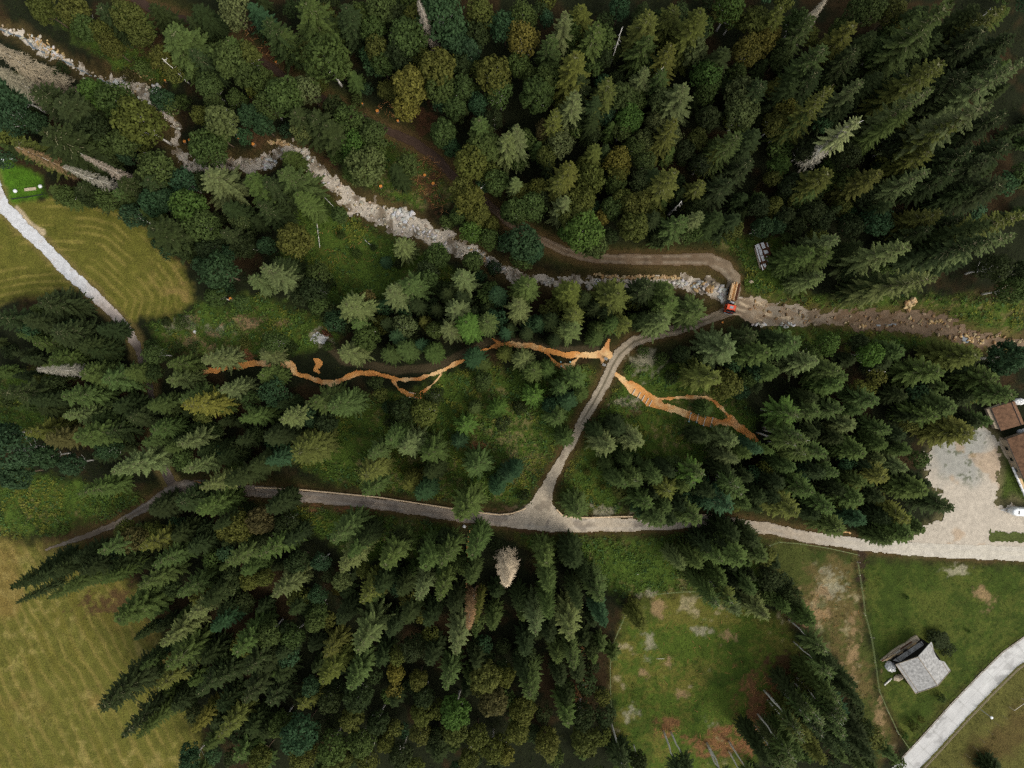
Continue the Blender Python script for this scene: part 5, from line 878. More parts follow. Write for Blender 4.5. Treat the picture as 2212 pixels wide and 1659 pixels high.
# planks beside the barn
for i, (a, b2, m_, lb) in enumerate((((215, 790), (870, 365), M_dkwood, 'brown'), ((280, 750), (640, 540), M_wood, 'grey'), ((560, 600), (870, 395), M_wood, 'grey'), ((440, 760), (680, 590), M_tim, 'pale'), ((765, 520), (965, 390), M_tim, 'pale'), ((340, 690), (610, 500), M_wood, 'grey'), ((470, 640), (610, 545), M_whpost, 'whitish'), ((300, 760), (520, 620), M_tim, 'pale'))):
    p, q2 = V3(*zb(*a), bz + .55), V3(*zb(*b2), bz + .55); L = (q2 - p).length; an_ = math.atan2(q2.y - p.y, q2.x - p.x); o = empty('timber_beam', ((p.x + q2.x) / 2, (p.y + q2.y) / 2, bz + .6 + .0 * i), an_); mbb = MB(); mbb.box(0, 0, .08 + .015 * i, L, .26 if i < 3 else .34, .16 + .03 * i)
    bpy.data.objects.remove(o); o = mbb.build('timber_beam', m_, None, bevel=.01); o.location = ((p.x + q2.x) / 2, (p.y + q2.y) / 2, bz + .57); o.rotation_euler = (0, 0, an_)
    tag(o, ['longest brown beam on the stone ledge beside the barn', 'grey beam on the left part of the barn ledge', 'grey beam on the right part of the barn ledge', 'pale beam against the lean-to roof, lower left one', 'pale beam against the lean-to roof, upper right one', 'grey outer beam on the edge of the barn ledge', 'short whitish board on the outer edge of the barn ledge', 'pale narrow beam in the middle of the barn ledge'][i], 'beam', 'beams on the ledge beside the barn')
def heap(name, u, v, rx, ry, hgt, m, label, cat, seed, ang=0, dz=0, rough=.25):
    import bmesh
    x, y, z = PG(u, v); bm = bmesh.new(); bmesh.ops.create_icosphere(bm, subdivisions=4, radius=1)
    for vt in bm.verts:
        p = vt.co; n_ = float(fbm(np.array([p.x * 2 + seed]), np.array([p.y * 2 + p.z]), .7, seed, 4)[0]) - .5; n2 = float(fbm(np.array([p.x * 5 + seed]), np.array([p.y * 5]), .6, seed + 5, 3)[0]) - .5
        k = 1 + n_ * rough * 2; vt.co = Vector((p.x * rx * k, p.y * ry * k, max(p.z, -.1) * hgt * (k + n2 * rough * 1.6)))
    me = bpy.data.meshes.new(name); bm.to_mesh(me); bm.free(); me.materials.append(m); o = bpy.data.objects.new(name, me); COL.objects.link(o); o.location = (x, y, z + dz); o.rotation_euler = (0, 0, ang); tag(o, label, cat); return o
heap('tarpaulin_heap', *zb(400, 905), 1.25, 1.5, 1.5, M_tar, 'crumpled white tarpaulin heap at the left corner of the barn', 'tarpaulin', 3, .5)
heap('earth_heap', *zb(590, 1150), 1.5, .9, .5, M_stone, 'brown earth heap under the left eave of the barn', 'earth heap', 8, .3)
p, q2 = V3(*zb(275, 1310), bz + .2), V3(*zb(435, 1165), bz + .2); lg = MB(); lg.tube([p, p.lerp(q2, .5) + Vector((.05, 0, .03)), q2], [.24, .21, .18], 9); o = lg.build('fallen_log', M_pale, smooth=True); tag(o, 'short pale log lying left of the barn by the fence', 'log')

# ------------------------------------------------------------------ brown-roofed houses on the right edge
def zh(zx, zy): return ((3820 + zx / 3.19) * .54861, (1540 + zy / 3.19) * .54861)
def house(name, label, eave, ridge, he, hr, other, wallm, porch=None):
    u0, v0 = zh(*eave[0]); x, y, z = PG(u0 + 12, v0 + 20); r0 = empty(name, (x, y, z)); tag(r0, label, 'house'); I2 = frame(r0)
    H = lambda a, h: I2 @ V3(*zh(*a), z + h)
    e0, e1 = H(eave[0], he), H(eave[1], he); g0, g1 = H(ridge[0], hr), H(ridge[1], hr); o0, o1 = H(other[0], he), H(other[1], he)
    rf = MB(); rf.slab([e0, g0, g1, e1], .18); rf.slab([g0 + Vector((0, 0, .004)), o0, o1, g1 + Vector((0, 0, .004))], .18); ro = rf.build('roof', M_brroof, r0)
    tr = MB(); tr.tube([g0 + Vector((0, 0, .06)), g1 + Vector((0, 0, .06))], .09, 6); tr.tube([e0, e1], .08, 6); tr.build('gutter', M_iron, ro)
    wl = MB(); c = (e0 + e1 + o0 + o1) / 4; q = [p.lerp(c, .1) for p in (e0, e1, o1, o0)]; wl.prism([(p.x, p.y) for p in q], -.4, he - .5)
    for a, b2, g_ in ((q[0], q[3], g0), (q[1], q[2], g1)): gg = g_.lerp(c + Vector((0, 0, 1.5)), .1); wl.slab([Vector((a.x, a.y, he - .48)), Vector((b2.x, b2.y, he - .48)), Vector((gg.x, gg.y, hr - .5))], .1)
    w_ = wl.build('wall', wallm, r0)
    dd = (q[1] - q[0]); dn = dd.normalized(); outn = Vector((dn.y, -dn.x, 0)); 
    if outn.dot(q[0] - c) < 0: outn = -outn
    for t in (.22, .5, .78):
        wm = MB(); cc2 = q[0] + dd * t + outn * .03; Mx = Matrix.Translation(Vector((cc2.x, cc2.y, 1.5))) @ Matrix.Rotation(math.atan2(dn.y, dn.x), 4, 'Z'); wm.box(0, 0, 0, 1.0, .08, 1.1, Mx); wi = wm.build('window', M_glass, r0)
        fm = MB(); fm.box(0, 0, .6, 1.2, .14, .1, Mx); fm.box(0, 0, -.6, 1.2, .14, .1, Mx); fm.box(-.55, 0, 0, .1, .14, 1.1, Mx); fm.box(.55, 0, 0, .1, .14, 1.1, Mx); fm.build('frame', M_wood, wi)
    return r0, H
h1o, H1 = house('wooden_house', 'smaller wooden house with brown shingle roof beside the spruces', [(262, 218), (385, 500)], [(518, 140), (641, 427)], 3.2, 5.0, [(560, 127), (683, 414)], M_wood)
pm = MB(); pm.slab([H1((203, 228), 2.6), H1((262, 222), 2.8), H1((372, 480), 2.8), H1((318, 470), 2.6)], .1); pm.slab([H1((205, 225), 2.5), H1((378, 150), 2.7), H1((372, 176), 2.8), H1((262, 218), 2.8)], .1); pm.build('porch_roof', M_wood, h1o)
h2o, H2 = house('wooden_house', 'long wooden house with brown shingle roof behind the porch deck', [(455, 606), (690, 1150)], [(690, 525), (925, 1070)], 3.6, 6.2, [(925, 440), (1160, 985)], M_wood)
pm = MB(); pm.slab([H2((412, 612), .5), H2((458, 610), .5), H2((700, 1230), .5), H2((655, 1235), .5)], .3); pm.build('deck', M_tim, h2o)
pm = MB(); 
for k in range(12):
    a = H2((522 + 13.5 * k, 950 + 31 * k), .6); b2 = H2((522 + 13.5 * (k + 1), 950 + 31 * (k + 1)), .6); pm.tube([a + Vector((0, 0, .3)), b2 + Vector((0, 0, .3))], .26 + .06 * (k % 2), 7)
pm.build('white_border', M_tar, h2o)
heap('cloth_heap', *zh(620, 130), 1.5, .9, .9, M_tar, 'white wrapped bundle behind the smaller brown-roofed house', 'bundle', 12)
heap('cloth_heap', *zh(618, 510), .7, .6, .7, M_silver, 'grey-blue bundle between the two houses, left one', 'bundle', 14); heap('cloth_heap', *zh(668, 500), .6, .6, .7, M_tar, 'white bundle between the two houses, right one', 'bundle', 15)
heap('stone_heap', *zh(402, 640), 1.4, .55, .5, M_stone, 'pale stone heap at the upper end of the porch', 'stone heap', 21, -1.1); heap('plank_heap', *zh(445, 770), 2.6, .6, .45, M_wood, 'grey board heap along the porch of the long house', 'board heap', 23, -1.05, rough=.12)
heap('refuse_sack', *zh(556, 952), .75, .6, .8, M_iron, 'black sack beside the pallets on the porch', 'sack', 31)
def pallet(u, v, ang, label):
    x, y, z = PG(u, v); r0 = empty('pallet', (x, y, z + .6), ang); tag(r0, label, 'pallet', 'pallets on the porch')
    m_ = MB(); [m_.box(-.5 + k * .25, 0, .12, .16, 1.2, .03) for k in range(5)]; m_.build('top_boards', M_tim, r0); m_ = MB(); [m_.box(0, k * .5, .05, 1.2, .1, .1) for k in (-1, 0, 1)]; m_.build('bearers', M_tim, r0)
    return r0
pallet(*zh(512, 865), -1.0, 'grey pallet on the porch nearer the boards'); pallet(*zh(520, 918), -1.1, 'yellow pallet on the porch nearer the black sack')

# caravan
x, y, z = PG(*zh(600, 1500)); cv = empty('caravan', (x, y, z), R(-3)); tag(cv, 'white caravan with pointed drawbar parked on the gravel yard', 'caravan')
m_ = MB(); ol = [(-3.0, -.55), (-3.15, 0), (-3.0, .55), (-2.1, 1.1), (3.2, 1.12), (3.4, .9), (3.4, -.9), (3.2, -1.12), (-2.1, -1.1)]
def loft(mb, ol, zs):
    n = len(ol); b0 = len(mb.v)
    for zz, k in zs:
        for px_, py_ in ol: mb.v.append((px_ * (1 - (1 - k) * .35), py_ * k, zz))
    for i in range(len(zs) - 1):
        for j in range(n): a = b0 + i * n + j; c = b0 + i * n + (j + 1) % n; mb.f.append((a, c, c + n, a + n))
    mb.f.append(tuple(b0 + j for j in range(n))[::-1]); mb.f.append(tuple(b0 + (len(zs) - 1) * n + j for j in range(n)))
loft(m_, ol, [(.5, .96), (.7, 1), (1.6, 1), (2.3, .95), (2.55, .82), (2.62, .6)]); m_.build('body', M_white, cv, bevel=.02)
m_ = MB(); m_.box(-1.55, -.1, 2.62, .35, .95, .08); m_.build('roof_hatch', M_glass, cv, bevel=.02)
m_ = MB(); m_.box(-.2, -1.125, 1.6, 1.2, .03, .5); m_.box(1.8, -1.125, 1.6, 1.1, .03, .5); m_.build('window', M_glass, cv)
m_ = MB(); m_.tube([(-2.9, .5, .5), (-4.5, 0, .5)], .06, 6); m_.tube([(-2.9, -.5, .5), (-4.5, 0, .5)], .06, 6); m_.tube([(-4.45, 0, .5), (-4.8, 0, .52)], .09, 6); m_.build('drawbar', M_silver, cv)
for sy in (-1, 1):
    m_ = MB(); m_.tube([(.3, sy * 1.0, .33), (.3, sy * 1.2, .33)], .33, 14); tw = m_.build('wheel', M_tyre, cv); m_ = MB(); m_.tube([(.3, sy * 1.19, .33), (.3, sy * 1.22, .33)], .18, 10); m_.build('rim', M_silver, tw)

# ------------------------------------------------------------------ log truck
fx, fy = V3(1571.5, 679, 1).xy; rx_, ry_ = V3(1586.5, 612, 1).xy; tl = math.hypot(fx - rx_, fy - ry_); ang = math.atan2(fy - ry_, fx - rx_)
cx, cy = (fx + rx_) / 2, (fy + ry_) / 2; tz = float(hill(np.array(cx), np.array(cy))) + .1; tk = empty('log_truck', (cx, cy, tz), ang); tag(tk, 'orange-red log truck loaded with logs on the stream crossing', 'truck'); HL = tl / 2
m_ = MB(); xs = [HL - .55, HL - .45, HL - 2.25]; fr = HL - .45; bk = HL - 2.35
prof = [(fr, 1.0), (fr + .05, 1.6), (fr - .12, 2.1), (fr - .55, 3.05), (bk + .1, 3.1), (bk, 2.9), (bk, 1.0)]
n = len(prof); 
for sy, kk in ((-1.2, 1), (1.2, 1)):
    for px_, pz_ in prof: m_.v.append((px_, sy * (1 if pz_ < 2.5 else .93), pz_))
m_.f.append(tuple(range(n))); m_.f.append(tuple(range(n, 2 * n))[::-1])
for i in range(n): j = (i + 1) % n; m_.f.append((i, j, n + j, n + i))
cab = m_.build('cab', M_red, tk, bevel=.05)
m_ = MB(); m_.box((fr + bk) / 2 - .25, 0, 3.13, .62, .85, .07); m_.build('roof_hatch', M_silver, cab, bevel=.02)
m_ = MB(); m_.slab([(fr - .10, -1.02, 2.14), (fr - .10, 1.02, 2.14), (fr - .52, .96, 3.04), (fr - .52, -.96, 3.04)], .03); o = m_.build('windscreen', M_glass, cab); o.location = (.03, 0, .02)
for sy in (-1, 1):
    m_ = MB(); m_.box(fr - .95, sy * 1.17, 2.35, .9, .03, .6); o = m_.build('side_window', M_glass, cab)
    m_ = MB(); m_.box(fr - .2, sy * 1.42, 2.3, .12, .22, .5); m_.tube([(fr - .25, sy * 1.15, 2.6), (fr - .2, sy * 1.4, 2.6)], .03, 5); m_.build('mirror', M_iron, tk)
    m_ = MB(); m_.box(fr + .22, sy * .85, .95, .06, .4, .2); m_.build('headlight', M_silver, tk, bevel=.02)
m_ = MB(); m_.box(fr + .12, 0, .75, .28, 2.45, .5); m_.box(fr + .08, 0, 1.28, .1, 2.2, .45); m_.box(fr - .02, 0, 2.95, .34, 2.2, .08); m_.build('bumper', M_iron, tk, bevel=.04)
m_ = MB(); m_.tube([(fr + .32, -1.05, 1.12), (fr + .36, 0, 1.12), (fr + .32, 1.05, 1.12)], .05, 6); m_.build('bull_bar', M_silver, tk)
m_ = MB(); m_.box(-.5, .42, .95, 2 * HL - 1.6, .22, .28); m_.box(-.5, -.42, .95, 2 * HL - 1.6, .22, .28); m_.box(bk - .6, 0, 1.2, 1.0, 2.2, .35); m_.box(bk - .55, .55, 1.65, .6, .6, .7); m_.build('chassis', M_iron, tk)
m_ = MB(); m_.tube([(bk - .55, .2, 1.2), (bk - .55, .2, 3.0)], .16, 8); m_.tube([(bk - .55, .2, 3.0), (bk - .5, -.8, 3.35), (bk - .75, -.2, 3.05)], .1, 7); m_.box(bk - .5, .15, 3.08, .4, .5, .16); m_.build('loading_crane', M_silver, tk, bevel=.01)
m_ = MB(); m_.box(bk - .45, 1.0, 1.9, .3, .22, .14); m_.build('work_lamp', M_warn, tk, bevel=.02); m_ = MB(); m_.box(bk - .5, 1.2, 1.9, .22, .2, .16); m_.build('tank_cap', M_silver, tk, bevel=.02)
LX0, LX1 = -HL + .1, bk - 1.15
for k, xx in enumerate((LX0 + .7, LX0 + 2.3, LX1 - .5)):
    m_ = MB(); m_.box(xx, 0, 1.18, .16, 2.5, .16); m_.build('bolster', M_iron, tk)
    for sy in (-1, 1):
        m_ = MB(); m_.tube([(xx, sy * 1.22, 1.1), (xx, sy * 1.27, 2.75)], .055, 6); m_.build('stake', M_iron, tk)
for xx in (fr - .75, -HL + 1.6, -HL + 2.75):
    for sy in (-1, 1):
        m_ = MB(); m_.tube([(xx, sy * .88, .5), (xx, sy * 1.2, .5)], .5, 18); tw = m_.build('wheel', M_tyre, tk, bevel=.03); m_ = MB(); m_.tube([(xx, sy * 1.19, .5), (xx, sy * 1.23, .5)], .24, 12); m_.build('rim', M_silver, tw)
rows = [(1.42, 8, .0), (1.70, 7, .14), (1.98, 8, .0), (2.26, 7, .12), (2.52, 7, .05)]
ca, sa = math.cos(ang), math.sin(ang); ML = [M_log, M_logl, M_logd, M_logl, M_log]
rr2 = random.Random(5); top = []
for zz, nn, offy in rows:
    for k in range(nn):
        yy = -1.05 + 2.1 * (k + .5) / nn + rr2.uniform(-.03, .03); x0 = LX0 + rr2.uniform(-.35, .45); x1 = LX1 - rr2.uniform(-.15, .25); r1 = rr2.uniform(.11, .15); m_ = MB(); mt = rr2.choice(ML); sk = rr2.uniform(-.08, .08); bow = rr2.uniform(-.04, .04)
        m_.tube([(x0, 0, 0), ((x0 + x1) / 2, bow, .01), (x1, sk, 0)], [r1 * 1.08, r1, r1 * .86], 9); o = m_.build('log', mt, smooth=False); o.location = (cx + (-sa) * yy, cy + ca * yy, tz + zz); o.rotation_euler = (0, 0, ang)
        lay = ['bottom', 'second', 'third', 'fourth', 'top'][rows.index((zz, nn, offy))]; col_ = {M_log.name: 'tan', M_logl.name: 'pale', M_logd.name: 'brown'}[mt.name]; tag(o, '%s log in the %s layer, number %d from the right on the truck' % (col_, lay, k + 1), 'log', 'logs loaded on the orange truck')

# ------------------------------------------------------------------ sheet-covered timber stack
def zs(zx, zy): return ((2930 + zx / 10.37) * .54861, (920 + zy / 10.37) * .54861)
x, y, z = PG(1645, 555); sk = empty('timber_stack', (x, y, z)); tag(sk, 'brown timber stack under white sheets beside the upper forest track', 'timber stack'); IS = frame(sk); S_ = lambda a, h: IS @ V3(*zs(*a), z + h)
m_ = MB(); q = [S_(p, .9) for p in ((450, 470), (800, 345), (960, 420), (1080, 800), (1050, 1180), (900, 1400), (770, 1490))]; m_.prism([(p.x, p.y) for p in q], -.3, 1.2); m_.build('boards', M_dkwood, sk)
for a in (((440, 475), (500, 460), (690, 1150), (640, 1170)), ((500, 440), (615, 405), (700, 640), (590, 670)), ((590, 680), (720, 650), (760, 870), (660, 895)), ((670, 915), (790, 890), (850, 1100), (750, 1125)), ((670, 385), (790, 343), (885, 580), (755, 620)), ((780, 680), (940, 670), (1005, 770), (850, 840)), ((750, 1250), (880, 1215), (915, 1340), (850, 1390)), ((680, 1275), (735, 1265), (795, 1470), (760, 1495)), ((900, 925), (1040, 900), (1020, 935), (910, 950)), ((930, 1040), (1060, 1005), (1080, 1110), (990, 1200)), ((915, 350), (945, 360), (1000, 530), (965, 550))):
    m_ = MB(); m_.slab([S_(p, 1.32) for p in a], .08); m_.build('cover_sheet', M_tar, sk, bevel=.01)
m_ = MB(); m_.tube([S_((425, 580), .5), S_((650, 1420), .5)], .16, 8); m_.tube([S_((450, 600), .75), S_((670, 1380), .75)], .12, 8); m_.build('side_beam', M_wood, sk)

# ------------------------------------------------------------------ rails, fences, steps, lamps, boards
RAIL = [[(553,1052.5),(600,1054),(653,1057),(710,1062.5),(765,1068),(813,1072.5),(870,1081),(925,1089.5),(973,1097),(1010,1103),(1043,1107),(1078,1111),(1106,1108),(1121,1103),(1136,1096.5)], [(1202,1099.5),(1213.5,1111),(1228,1115),(1246,1117),(1276,1117),(1331,1115),(1377,1114.5),(1450,1113),(1521,1111),(1552,1109.5)]]
for i, pts_ in enumerate(RAIL):
    P_ = [PG(*p) for p in pts_]; o0 = P_[0]; r0 = empty('guard_rail', o0); tag(r0, ['pale timber guard rail along the upper edge of the lower road, left of the junction', 'pale timber guard rail along the upper edge of the road right of the junction'][i], 'guard rail')
    loc = [Vector((p[0] - o0[0], p[1] - o0[1], p[2] - o0[2])) for p in P_]; m_ = MB(); m_.tube([p + Vector((0, 0, .62)) for p in loc], .19, 8); m_.build('rail', M_railw, r0)
    for k in range(len(loc) - 1):
        L = (loc[k + 1] - loc[k]).length; nn = max(1, int(L / 2.6))
        for j in range(nn): p = loc[k].lerp(loc[k + 1], j / nn); m_ = MB(); m_.tube([p + Vector((0, 0, -.3)), p + Vector((0, 0, .5))], .09, 6); m_.build('post', M_wood, r0)
def fence(pts_, label, hgt=1.2, sp=5.0, wires=(.5, .85, 1.15), r_=.028, mt=M_green, pm=M_whpost, pr=.06, lean=.0):
    P_ = [PG(*p) for p in pts_]; o0 = P_[0]; r0 = empty('fence', o0); tag(r0, label, 'fence'); loc = [Vector((p[0] - o0[0], p[1] - o0[1], p[2] - o0[2])) for p in P_]
    m_ = MB()
    for wz in wires: m_.tube([p + Vector((0, 0, wz)) for p in loc], r_, 5)
    m_.build('wire' if r_ < .05 else 'rail', mt, r0)
    for k in range(len(loc)):
        seg = [loc[k]] if k == len(loc) - 1 else [loc[k].lerp(loc[k + 1], j / max(1, round((loc[k + 1] - loc[k]).length / sp))) for j in range(max(1, round((loc[k + 1] - loc[k]).length / sp)))]
        for p in seg: m_ = MB(); m_.tube([p + Vector((0, 0, -.2)), p + Vector((rr.uniform(-lean, lean), rr.uniform(-lean, lean), hgt))], pr, 6); m_.build('post', pm, r0)
fence([(1406,1283.5),(1441,1279),(1488,1276),(1513,1276)], 'wire fence along the top of the round pasture'); fence([(1348,1331),(1338,1354),(1323,1389),(1317,1439),(1318,1494),(1322,1556)], 'wire fence down the left side of the round pasture')
fence([(1660,1177),(1681,1169.5),(1726,1173),(1784,1182),(1851,1197)], 'wire fence beside the lower road above the stony slope'); fence([(1850,1214),(1855,1244),(1859,1269),(1866,1324),(1880,1378),(1888,1430),(1896,1489),(1915,1533),(1936,1578),(1961,1614)], 'long wire fence down the left side of the barn lawn', lean=.5)
cl = [(1957,1658),(1999,1614),(2070,1535),(2126,1477),(2179,1425),(2212,1402),(2260,1368)]
cwp = [Vector((*P0(*p), 0)) for p in cl]
for sgn, nm, lb in ((1, 'l', 'wooden rail fence on the barn side of the concrete road'), (-1, 'r', 'wooden rail fence on the outer side of the concrete road')):
    pts3 = []
    for i, p in enumerate(cwp):
        d = (cwp[min(i + 1, len(cwp) - 1)] - cwp[max(i - 1, 0)]).normalized(); q = p + Vector((-d.y, d.x, 0)) * sgn * 3.05; pts3.append(PJ(q.x, q.y, h1(q.x, q.y)))
    fence(pts3, lb, .95, 2.6, (.5, .85), .07, M_wood, M_wood, .08)
fence([(28,431),(60,427),(95,421)], 'green net fence between the small lawn and the meadow', .9, 4, (.3, .6, .85), .04, M_iron, M_iron)

def single(name, u, v, build, label, cat, group=None, ang=0.0, mt=M_whpost, dz=0, bevel=0):
    x, y, z = PG(u, v); m_ = MB(); build(m_); o = m_.build(name, mt, bevel=bevel); o.location = (x, y, z + dz); o.rotation_euler = (0, 0, ang); return tag(o, label, cat, group)
ordn = ['uppermost', 'second', 'middle', 'fourth', 'lowest']
for i, (u, v) in enumerate(((1368.5,846.5),(1380,854),(1389,860),(1397.5,866),(1405,871))):
    single('step_beam', u, v, lambda m: m.box(0, 0, .2, 1.7, .2, .24), '%s of five white beams stepping down the wood-chip path' % ordn[i], 'beam', 'white beams across the wood-chip path', R(62), dz=.05, bevel=.01)
for i, (u, v) in enumerate(((1488.5,901),(1505,902.5),(1520,909.5),(1535.5,911.5))):
    x, y, z = PG(u, v); r0 = empty('hurdle', (x, y, z), R(76)); tag(r0, '%s of four pale hurdles with bluish ends on the wood chips' % ['first from left', 'second from left', 'third from left', 'rightmost'][i], 'hurdle', 'pale hurdles on the wood chips')
    m_ = MB(); m_.box(0, 0, .75, 2.3, .16, .14); m_.build('bar', M_whpost, r0, bevel=.01)
    for sx in (-1, 1): m_ = MB(); m_.tube([(sx * 1.05, 0, -.1), (sx * 1.05, 0, .9)], .08, 8); m_.box(sx * 1.12, 0, .92, .3, .26, .06); m_.build('post', M_blue, r0)
for i, (u, v, lb) in enumerate(((893,849,'upper'), (894,859.5,'lower'))):
    x, y, z = PG(u, v); r0 = empty('balance_rail', (x, y, z), R(-10)); tag(r0, '%s low white rail on the wood-chip loop' % lb, 'balance rail'); m_ = MB(); m_.box(0, 0, .5, 2.4, .14, .12); m_.build('bar', M_whpost, r0); 
    for sx in (-1, 0, 1): m_ = MB(); m_.tube([(sx * 1.0, 0, -.1), (sx * 1.0, 0, .45)], .07, 6); m_.build('post', M_blue, r0)
for i, (u, v) in enumerate(((1211,782),(1231,782),(1212,791),(1231.5,790))):
    single('play_post', u, v, lambda m: m.tube([(0, 0, -.1), (0, 0, .9), (0, 0, .92)], [.14, .14, .2], 10), '%s of four pale posts on the wood-chip platform' % ['upper left', 'upper right', 'lower left', 'lower right'][i], 'post', 'pale posts on the wood-chip platform', mt=M_blue)
for i, (u, v) in enumerate(((1309,772),(1305,785))):
    x, y, z = PG(u, v); r0 = empty('information_board', (x, y, z), R(-20)); tag(r0, '%s of two small grey information boards where chips meet road' % ['upper', 'lower'][i], 'sign', 'grey information boards'); m_ = MB(); m_.box(0, 0, 1.05, .9, .65, .06, Matrix.Rotation(R(22), 4, 'X')); m_.build('panel', M_corr, r0, bevel=.01)
    for sx in (-1, 1): m_ = MB(); m_.tube([(sx * .35, 0, -.1), (sx * .35, 0, .95)], .05, 6); m_.build('post', M_wood, r0)
x, y, z = PG(1003, 1137); heap('limestone_block', 1003, 1137, .45, .4, .5, M_tar, 'white stone block at the road edge below the overhanging spruce', 'stone', 41)
heap('limestone_block', 421, 717, .45, .4, .45, M_tar, 'single white stone on the rubble below the meadow corner', 'stone', 43); heap('rubble_heap', 688, 730, 2.1, 1.5, .35, M_rub, 'grey-white rubble heap beside the brown root stock', 'rubble', 45, rough=.6); heap('root_stock', 703, 720, 1.5, .6, .7, M_dkwood, 'brown torn root stock on the rubble heap', 'root stock', 47, -.4, rough=.8)
heap('limestone_block', 1623, 608.5, .6, .42, .4, M_stone, 'flat pale stone in the grass right of the truck', 'stone', 49)
heap('limestone_block', 2172.5, 951, .35, .35, .4, M_tar, 'small white stone between yard and porch', 'stone', 51)
for i, (u, v, s) in enumerate(((10,347,.42),(28,343,.42),(91,404,.52),(37,414,.52))):
    x, y, z = PG(u, v); r0 = empty('garden_lamp', (x, y, z)); tag(r0, '%s white garden lamp on the small bright lawn' % ['upper left', 'upper right', 'lower right, largest', 'lower left, beside the path'][i], 'lamp', 'white garden lamps'); m_ = MB(); m_.tube([(0, 0, -.1), (0, 0, .5)], .06, 6); m_.build('post', M_iron, r0)
    m_ = MB(); m_.tube([(0, 0, .42), (0, 0, .55), (0, 0, .75), (0, 0, .95), (0, 0, 1.05)], [s * .5, s * .9, s, s * .8, s * .3], 14); m_.build('shade', M_white, r0, smooth=True)
single('stone_bench', 67.5, 409.5, lambda m: (m.box(0, 0, .42, 3.0, .75, .14), m.box(-1.2, 0, .17, .3, .6, .38), m.box(1.2, 0, .17, .3, .6, .38)), 'long grey stone bench between the two big lawn lamps', 'bench', None, R(6), M_stone, bevel=.02)
single('clothes_pole', 100, 419, lambda m: (m.tube([(0, 0, 0), (0, 0, 1.8)], .07, 6), m.tube([(-.6, 0, 1.8), (.6, 0, 1.8)], .05, 6)), 'dark T-shaped pole at the end of the net fence', 'pole', None, R(-60), M_iron)
# street lamp and net posts in the lower right corner
x, y, z = PG(2116, 1531); r0 = empty('street_lamp', (x, y, z)); tag(r0, 'tall street lamp with white head beside the concrete road', 'street lamp'); m_ = MB(); m_.tube([(0, 0, -.2), (0, 0, 4.5)], [.07, .05], 8); m_.build('pole', M_silver, r0); m_ = MB(); m_.tube([(0, 0, 4.4), (0, 0, 4.5), (0, 0, 4.75), (0, 0, 4.85)], [.15, .34, .34, .15], 12); m_.build('lamp_head', M_white, r0)
for i, (u, v) in enumerate(((2146.5,1559),(2134,1578),(2116.5,1595.5),(2102.5,1612.5),(2085,1628),(2069,1645),(2164.5,1545))):
    single('net_post', u, v, lambda m: m.tube([(0, 0, -.1), (0, 0, 1.9)], .05, 6), 'bare grey post, number %d from the corner in the line below the street lamp' % (i + 1) if i < 6 else 'bare grey post right of the street lamp', 'post', 'grey posts in the lower right field', mt=M_wood)
x, y, z = PG(2179.5, 1526.5); r0 = empty('goal_frame', (x, y, z)); tag(r0, 'pale goal frame at the lower right edge of the field', 'goal'); gx2, gy2, gz2 = PG(2206, 1508)
m_ = MB(); m_.tube([(0, 0, 0), (0, 0, 2)], .06, 6); m_.tube([(gx2 - x, gy2 - y, gz2 - z), (gx2 - x, gy2 - y, gz2 - z + 2)], .06, 6); m_.build('post', M_whpost, r0); m_ = MB(); m_.tube([(0, 0, 2), (gx2 - x, gy2 - y, gz2 - z + 2)], .06, 6); m_.build('crossbar', M_whpost, r0)

# ---- stumps
STU = [(400,306.5,.4),(410,303,.32),(516,298,.5),(542.5,210.5,.4),(462,244,.32),(358,175,.3),(598,134,.45),(815.5,240.5,.42),(783,225,.26),(823,403,.42),(858,407,.5),(918,379,.4),(936,397,.42),(860,262,.3),(499,645.5,.42),(1560,696.5,.3),(435,318,.32),(548,312,.42)]
si = [dict(u=a, v=b_, word='orange tree stump') for a, b_, c in STU]; describe(si)
for (u, v, s), it in zip(STU, si):
    x, y, z = PG(u, v); r0 = empty('tree_stump', (x, y, z), rr.random() * 6); tag(r0, it['label'].replace('the stream ', 'stream '), 'stump', 'fresh tree stumps'); m_ = MB(); m_.tube([(0, 0, -.2), (0, 0, .1), (0, 0, .42)], [s * 1.5, s * 1.1, s], 11); m_.build('bark', M_bark, r0); m_ = MB(); m_.tube([(0, 0, .42), (0, 0, .45)], s * .95, 11); m_.build('cut_face', M_cut, r0)
# ---- bare poles and fallen trunks
def snag(b_, t_, r0_, label, mt=M_pale, twigs=14, h=None):
    x, y, z = PG(*b_)
    # height from how far the tip is displaced
    best = min(((math.hypot(PJ(x, y, z + hh)[0] - t_[0], PJ(x, y, z + hh)[1] - t_[1]), hh) for hh in [k * .5 for k in range(4, 90)]))[1]; tx, ty = Pz(t_[0], t_[1], z + best)
    r_ = random.Random(int(b_[0])); o = empty('bare_trunk', (x, y, z)); tag(o, label, 'dead tree'); top = Vector((tx - x, ty - y, best)); m_ = MB(); n_ = 8
    m_.tube([top * (i / n_) + Vector((r_.uniform(-.08, .08), r_.uniform(-.08, .08), 0)) - Vector((0, 0, .3 if i == 0 else 0)) for i in range(n_ + 1)], [r0_ * (1 - i / n_ * .8) for i in range(n_ + 1)], 8); m_.build('trunk', mt, o, smooth=True)
    m_ = MB()
    for k in range(twigs): q = r_.uniform(.4, .98); a = r_.random() * 6.28; p = top * q; l = r_.uniform(.4, 1.1); m_.tube([p, p + Vector((math.cos(a) * l, math.sin(a) * l, r_.uniform(-.3, .1)))], [.04, .015], 4)
    m_.build('twigs', mt, o)
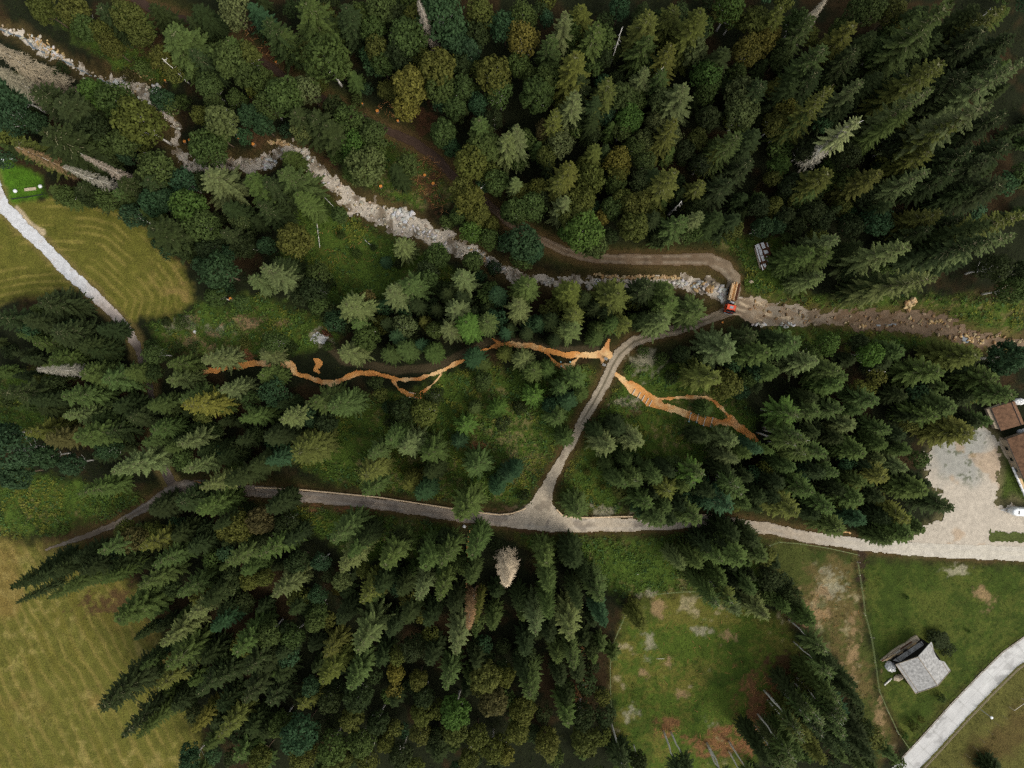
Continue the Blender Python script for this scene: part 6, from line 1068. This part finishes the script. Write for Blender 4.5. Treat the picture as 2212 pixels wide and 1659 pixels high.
snag((1318.5,139),(1344,60),.2,'thin bare dead pole in the dark gap of the upper wood'); snag((1400,210),(1430,148),.36,'mottled white birch trunk in the middle of the upper wood', M_whpost, 4); snag((2046,86),(2144,21),.24,'long bare trunk in the upper right wood'); snag((410,181),(351,127),.26,'bare leaning trunk beside the upper left stream bend')
snag((720,60),(706,40),.25,'short bare trunk between dark spruces at the top left'); snag((727,106),(695,64),.28,'bare trunk above the leafy round tree at the top left'); snag((1443,465),(1473,435),.3,'pale broken trunk above the upper forest track', M_pale, 8); snag((1659,310),(1699,281),.22,'faint bare trunk left of the half-bare spruce', M_pale, 6); snag((1875,414),(1900,400),.2,'short bare stick in the right upper wood', M_pale, 6)
def lying(a, b_, r0_, label, mt=M_pale, z0=.2, cat='log'):
    x, y, z = PG(*a, z0); x2, y2, z2 = PG(*b_, z0); m_ = MB(); m_.tube([(0, 0, 0), (x2 - x, y2 - y, z2 - z)], [r0_, r0_ * .5], 8); o = m_.build('fallen_log', mt, smooth=True); o.location = (x, y, z + z0); tag(o, label, cat)
lying((690,415),(720,446),.14,'long thin fallen trunk beside the stream pointing at the water'); lying((682,463),(691,535),.13,'thin upright-lying dead stem left of the rough clearing'); lying((660,414),(683,430),.2,'grey fallen trunk above the rough clearing'); lying((788,518),(803,532),.1,'short curved dead branch in the rough clearing')
lying((1376,1251+ -10),(1380,1240),.1,'tiny stick on the slope below the road'); lying((440,1045),(420,1039),.12,'orange-brown stick at the track fork under the trees', M_cut); lying((1418,1423),(1436,1423),.07,'thin pale stick in the round pasture'); lying((1250,1480),(1278,1478),.1,'crooked branch over the brush heap left of the pasture')
lying((1876,800),(1913,803),.14,'bare horizontal stem between the right-hand spruces', M_pale, 6.0); lying((1000,443),(1072,375),.13,'long pale trunk caught in the crowns above the stream', M_pale, 9.0)
# ---- brushwood: one mass per spot is one thing nobody could count
bw = MB(); rb = random.Random(3)
for (u, v, ru, rv, n_) in ((600,110,44,26,70),(545,75,20,20,20),(925,385,30,50,120),(840,235,30,20,36),(950,440,20,20,30),(1255,1500,16,34,60),(1250,1405,14,16,20),(1655,1500,50,50,70),(1560,1600,60,22,50),(1440,1575,30,16,24),(1510,1440,110,110,34),(760,520,70,60,40),(340,160,40,20,16),(1800,1300,80,60,20),(700,715,14,8,20),(1660,1540,40,60,40)):
    for _ in range(n_):
        a = rb.random() * 6.28; q = math.sqrt(rb.random()); x, y = P0(u + math.cos(a) * ru * q, v + math.sin(a) * rv * q); z = h1(x, y); L = rb.uniform(.4, 1.6); d = rb.random() * 6.28; bw.tube([(x, y, z + .08), (x + math.cos(d) * L, y + math.sin(d) * L, h1(x, y) + rb.uniform(.05, .35))], [rb.uniform(.03, .06), .02], 4)
o = bw.build('brushwood', M_log); tag(o, 'scattered cut branches and sticks on the bare ground', 'brushwood', kind='stuff')
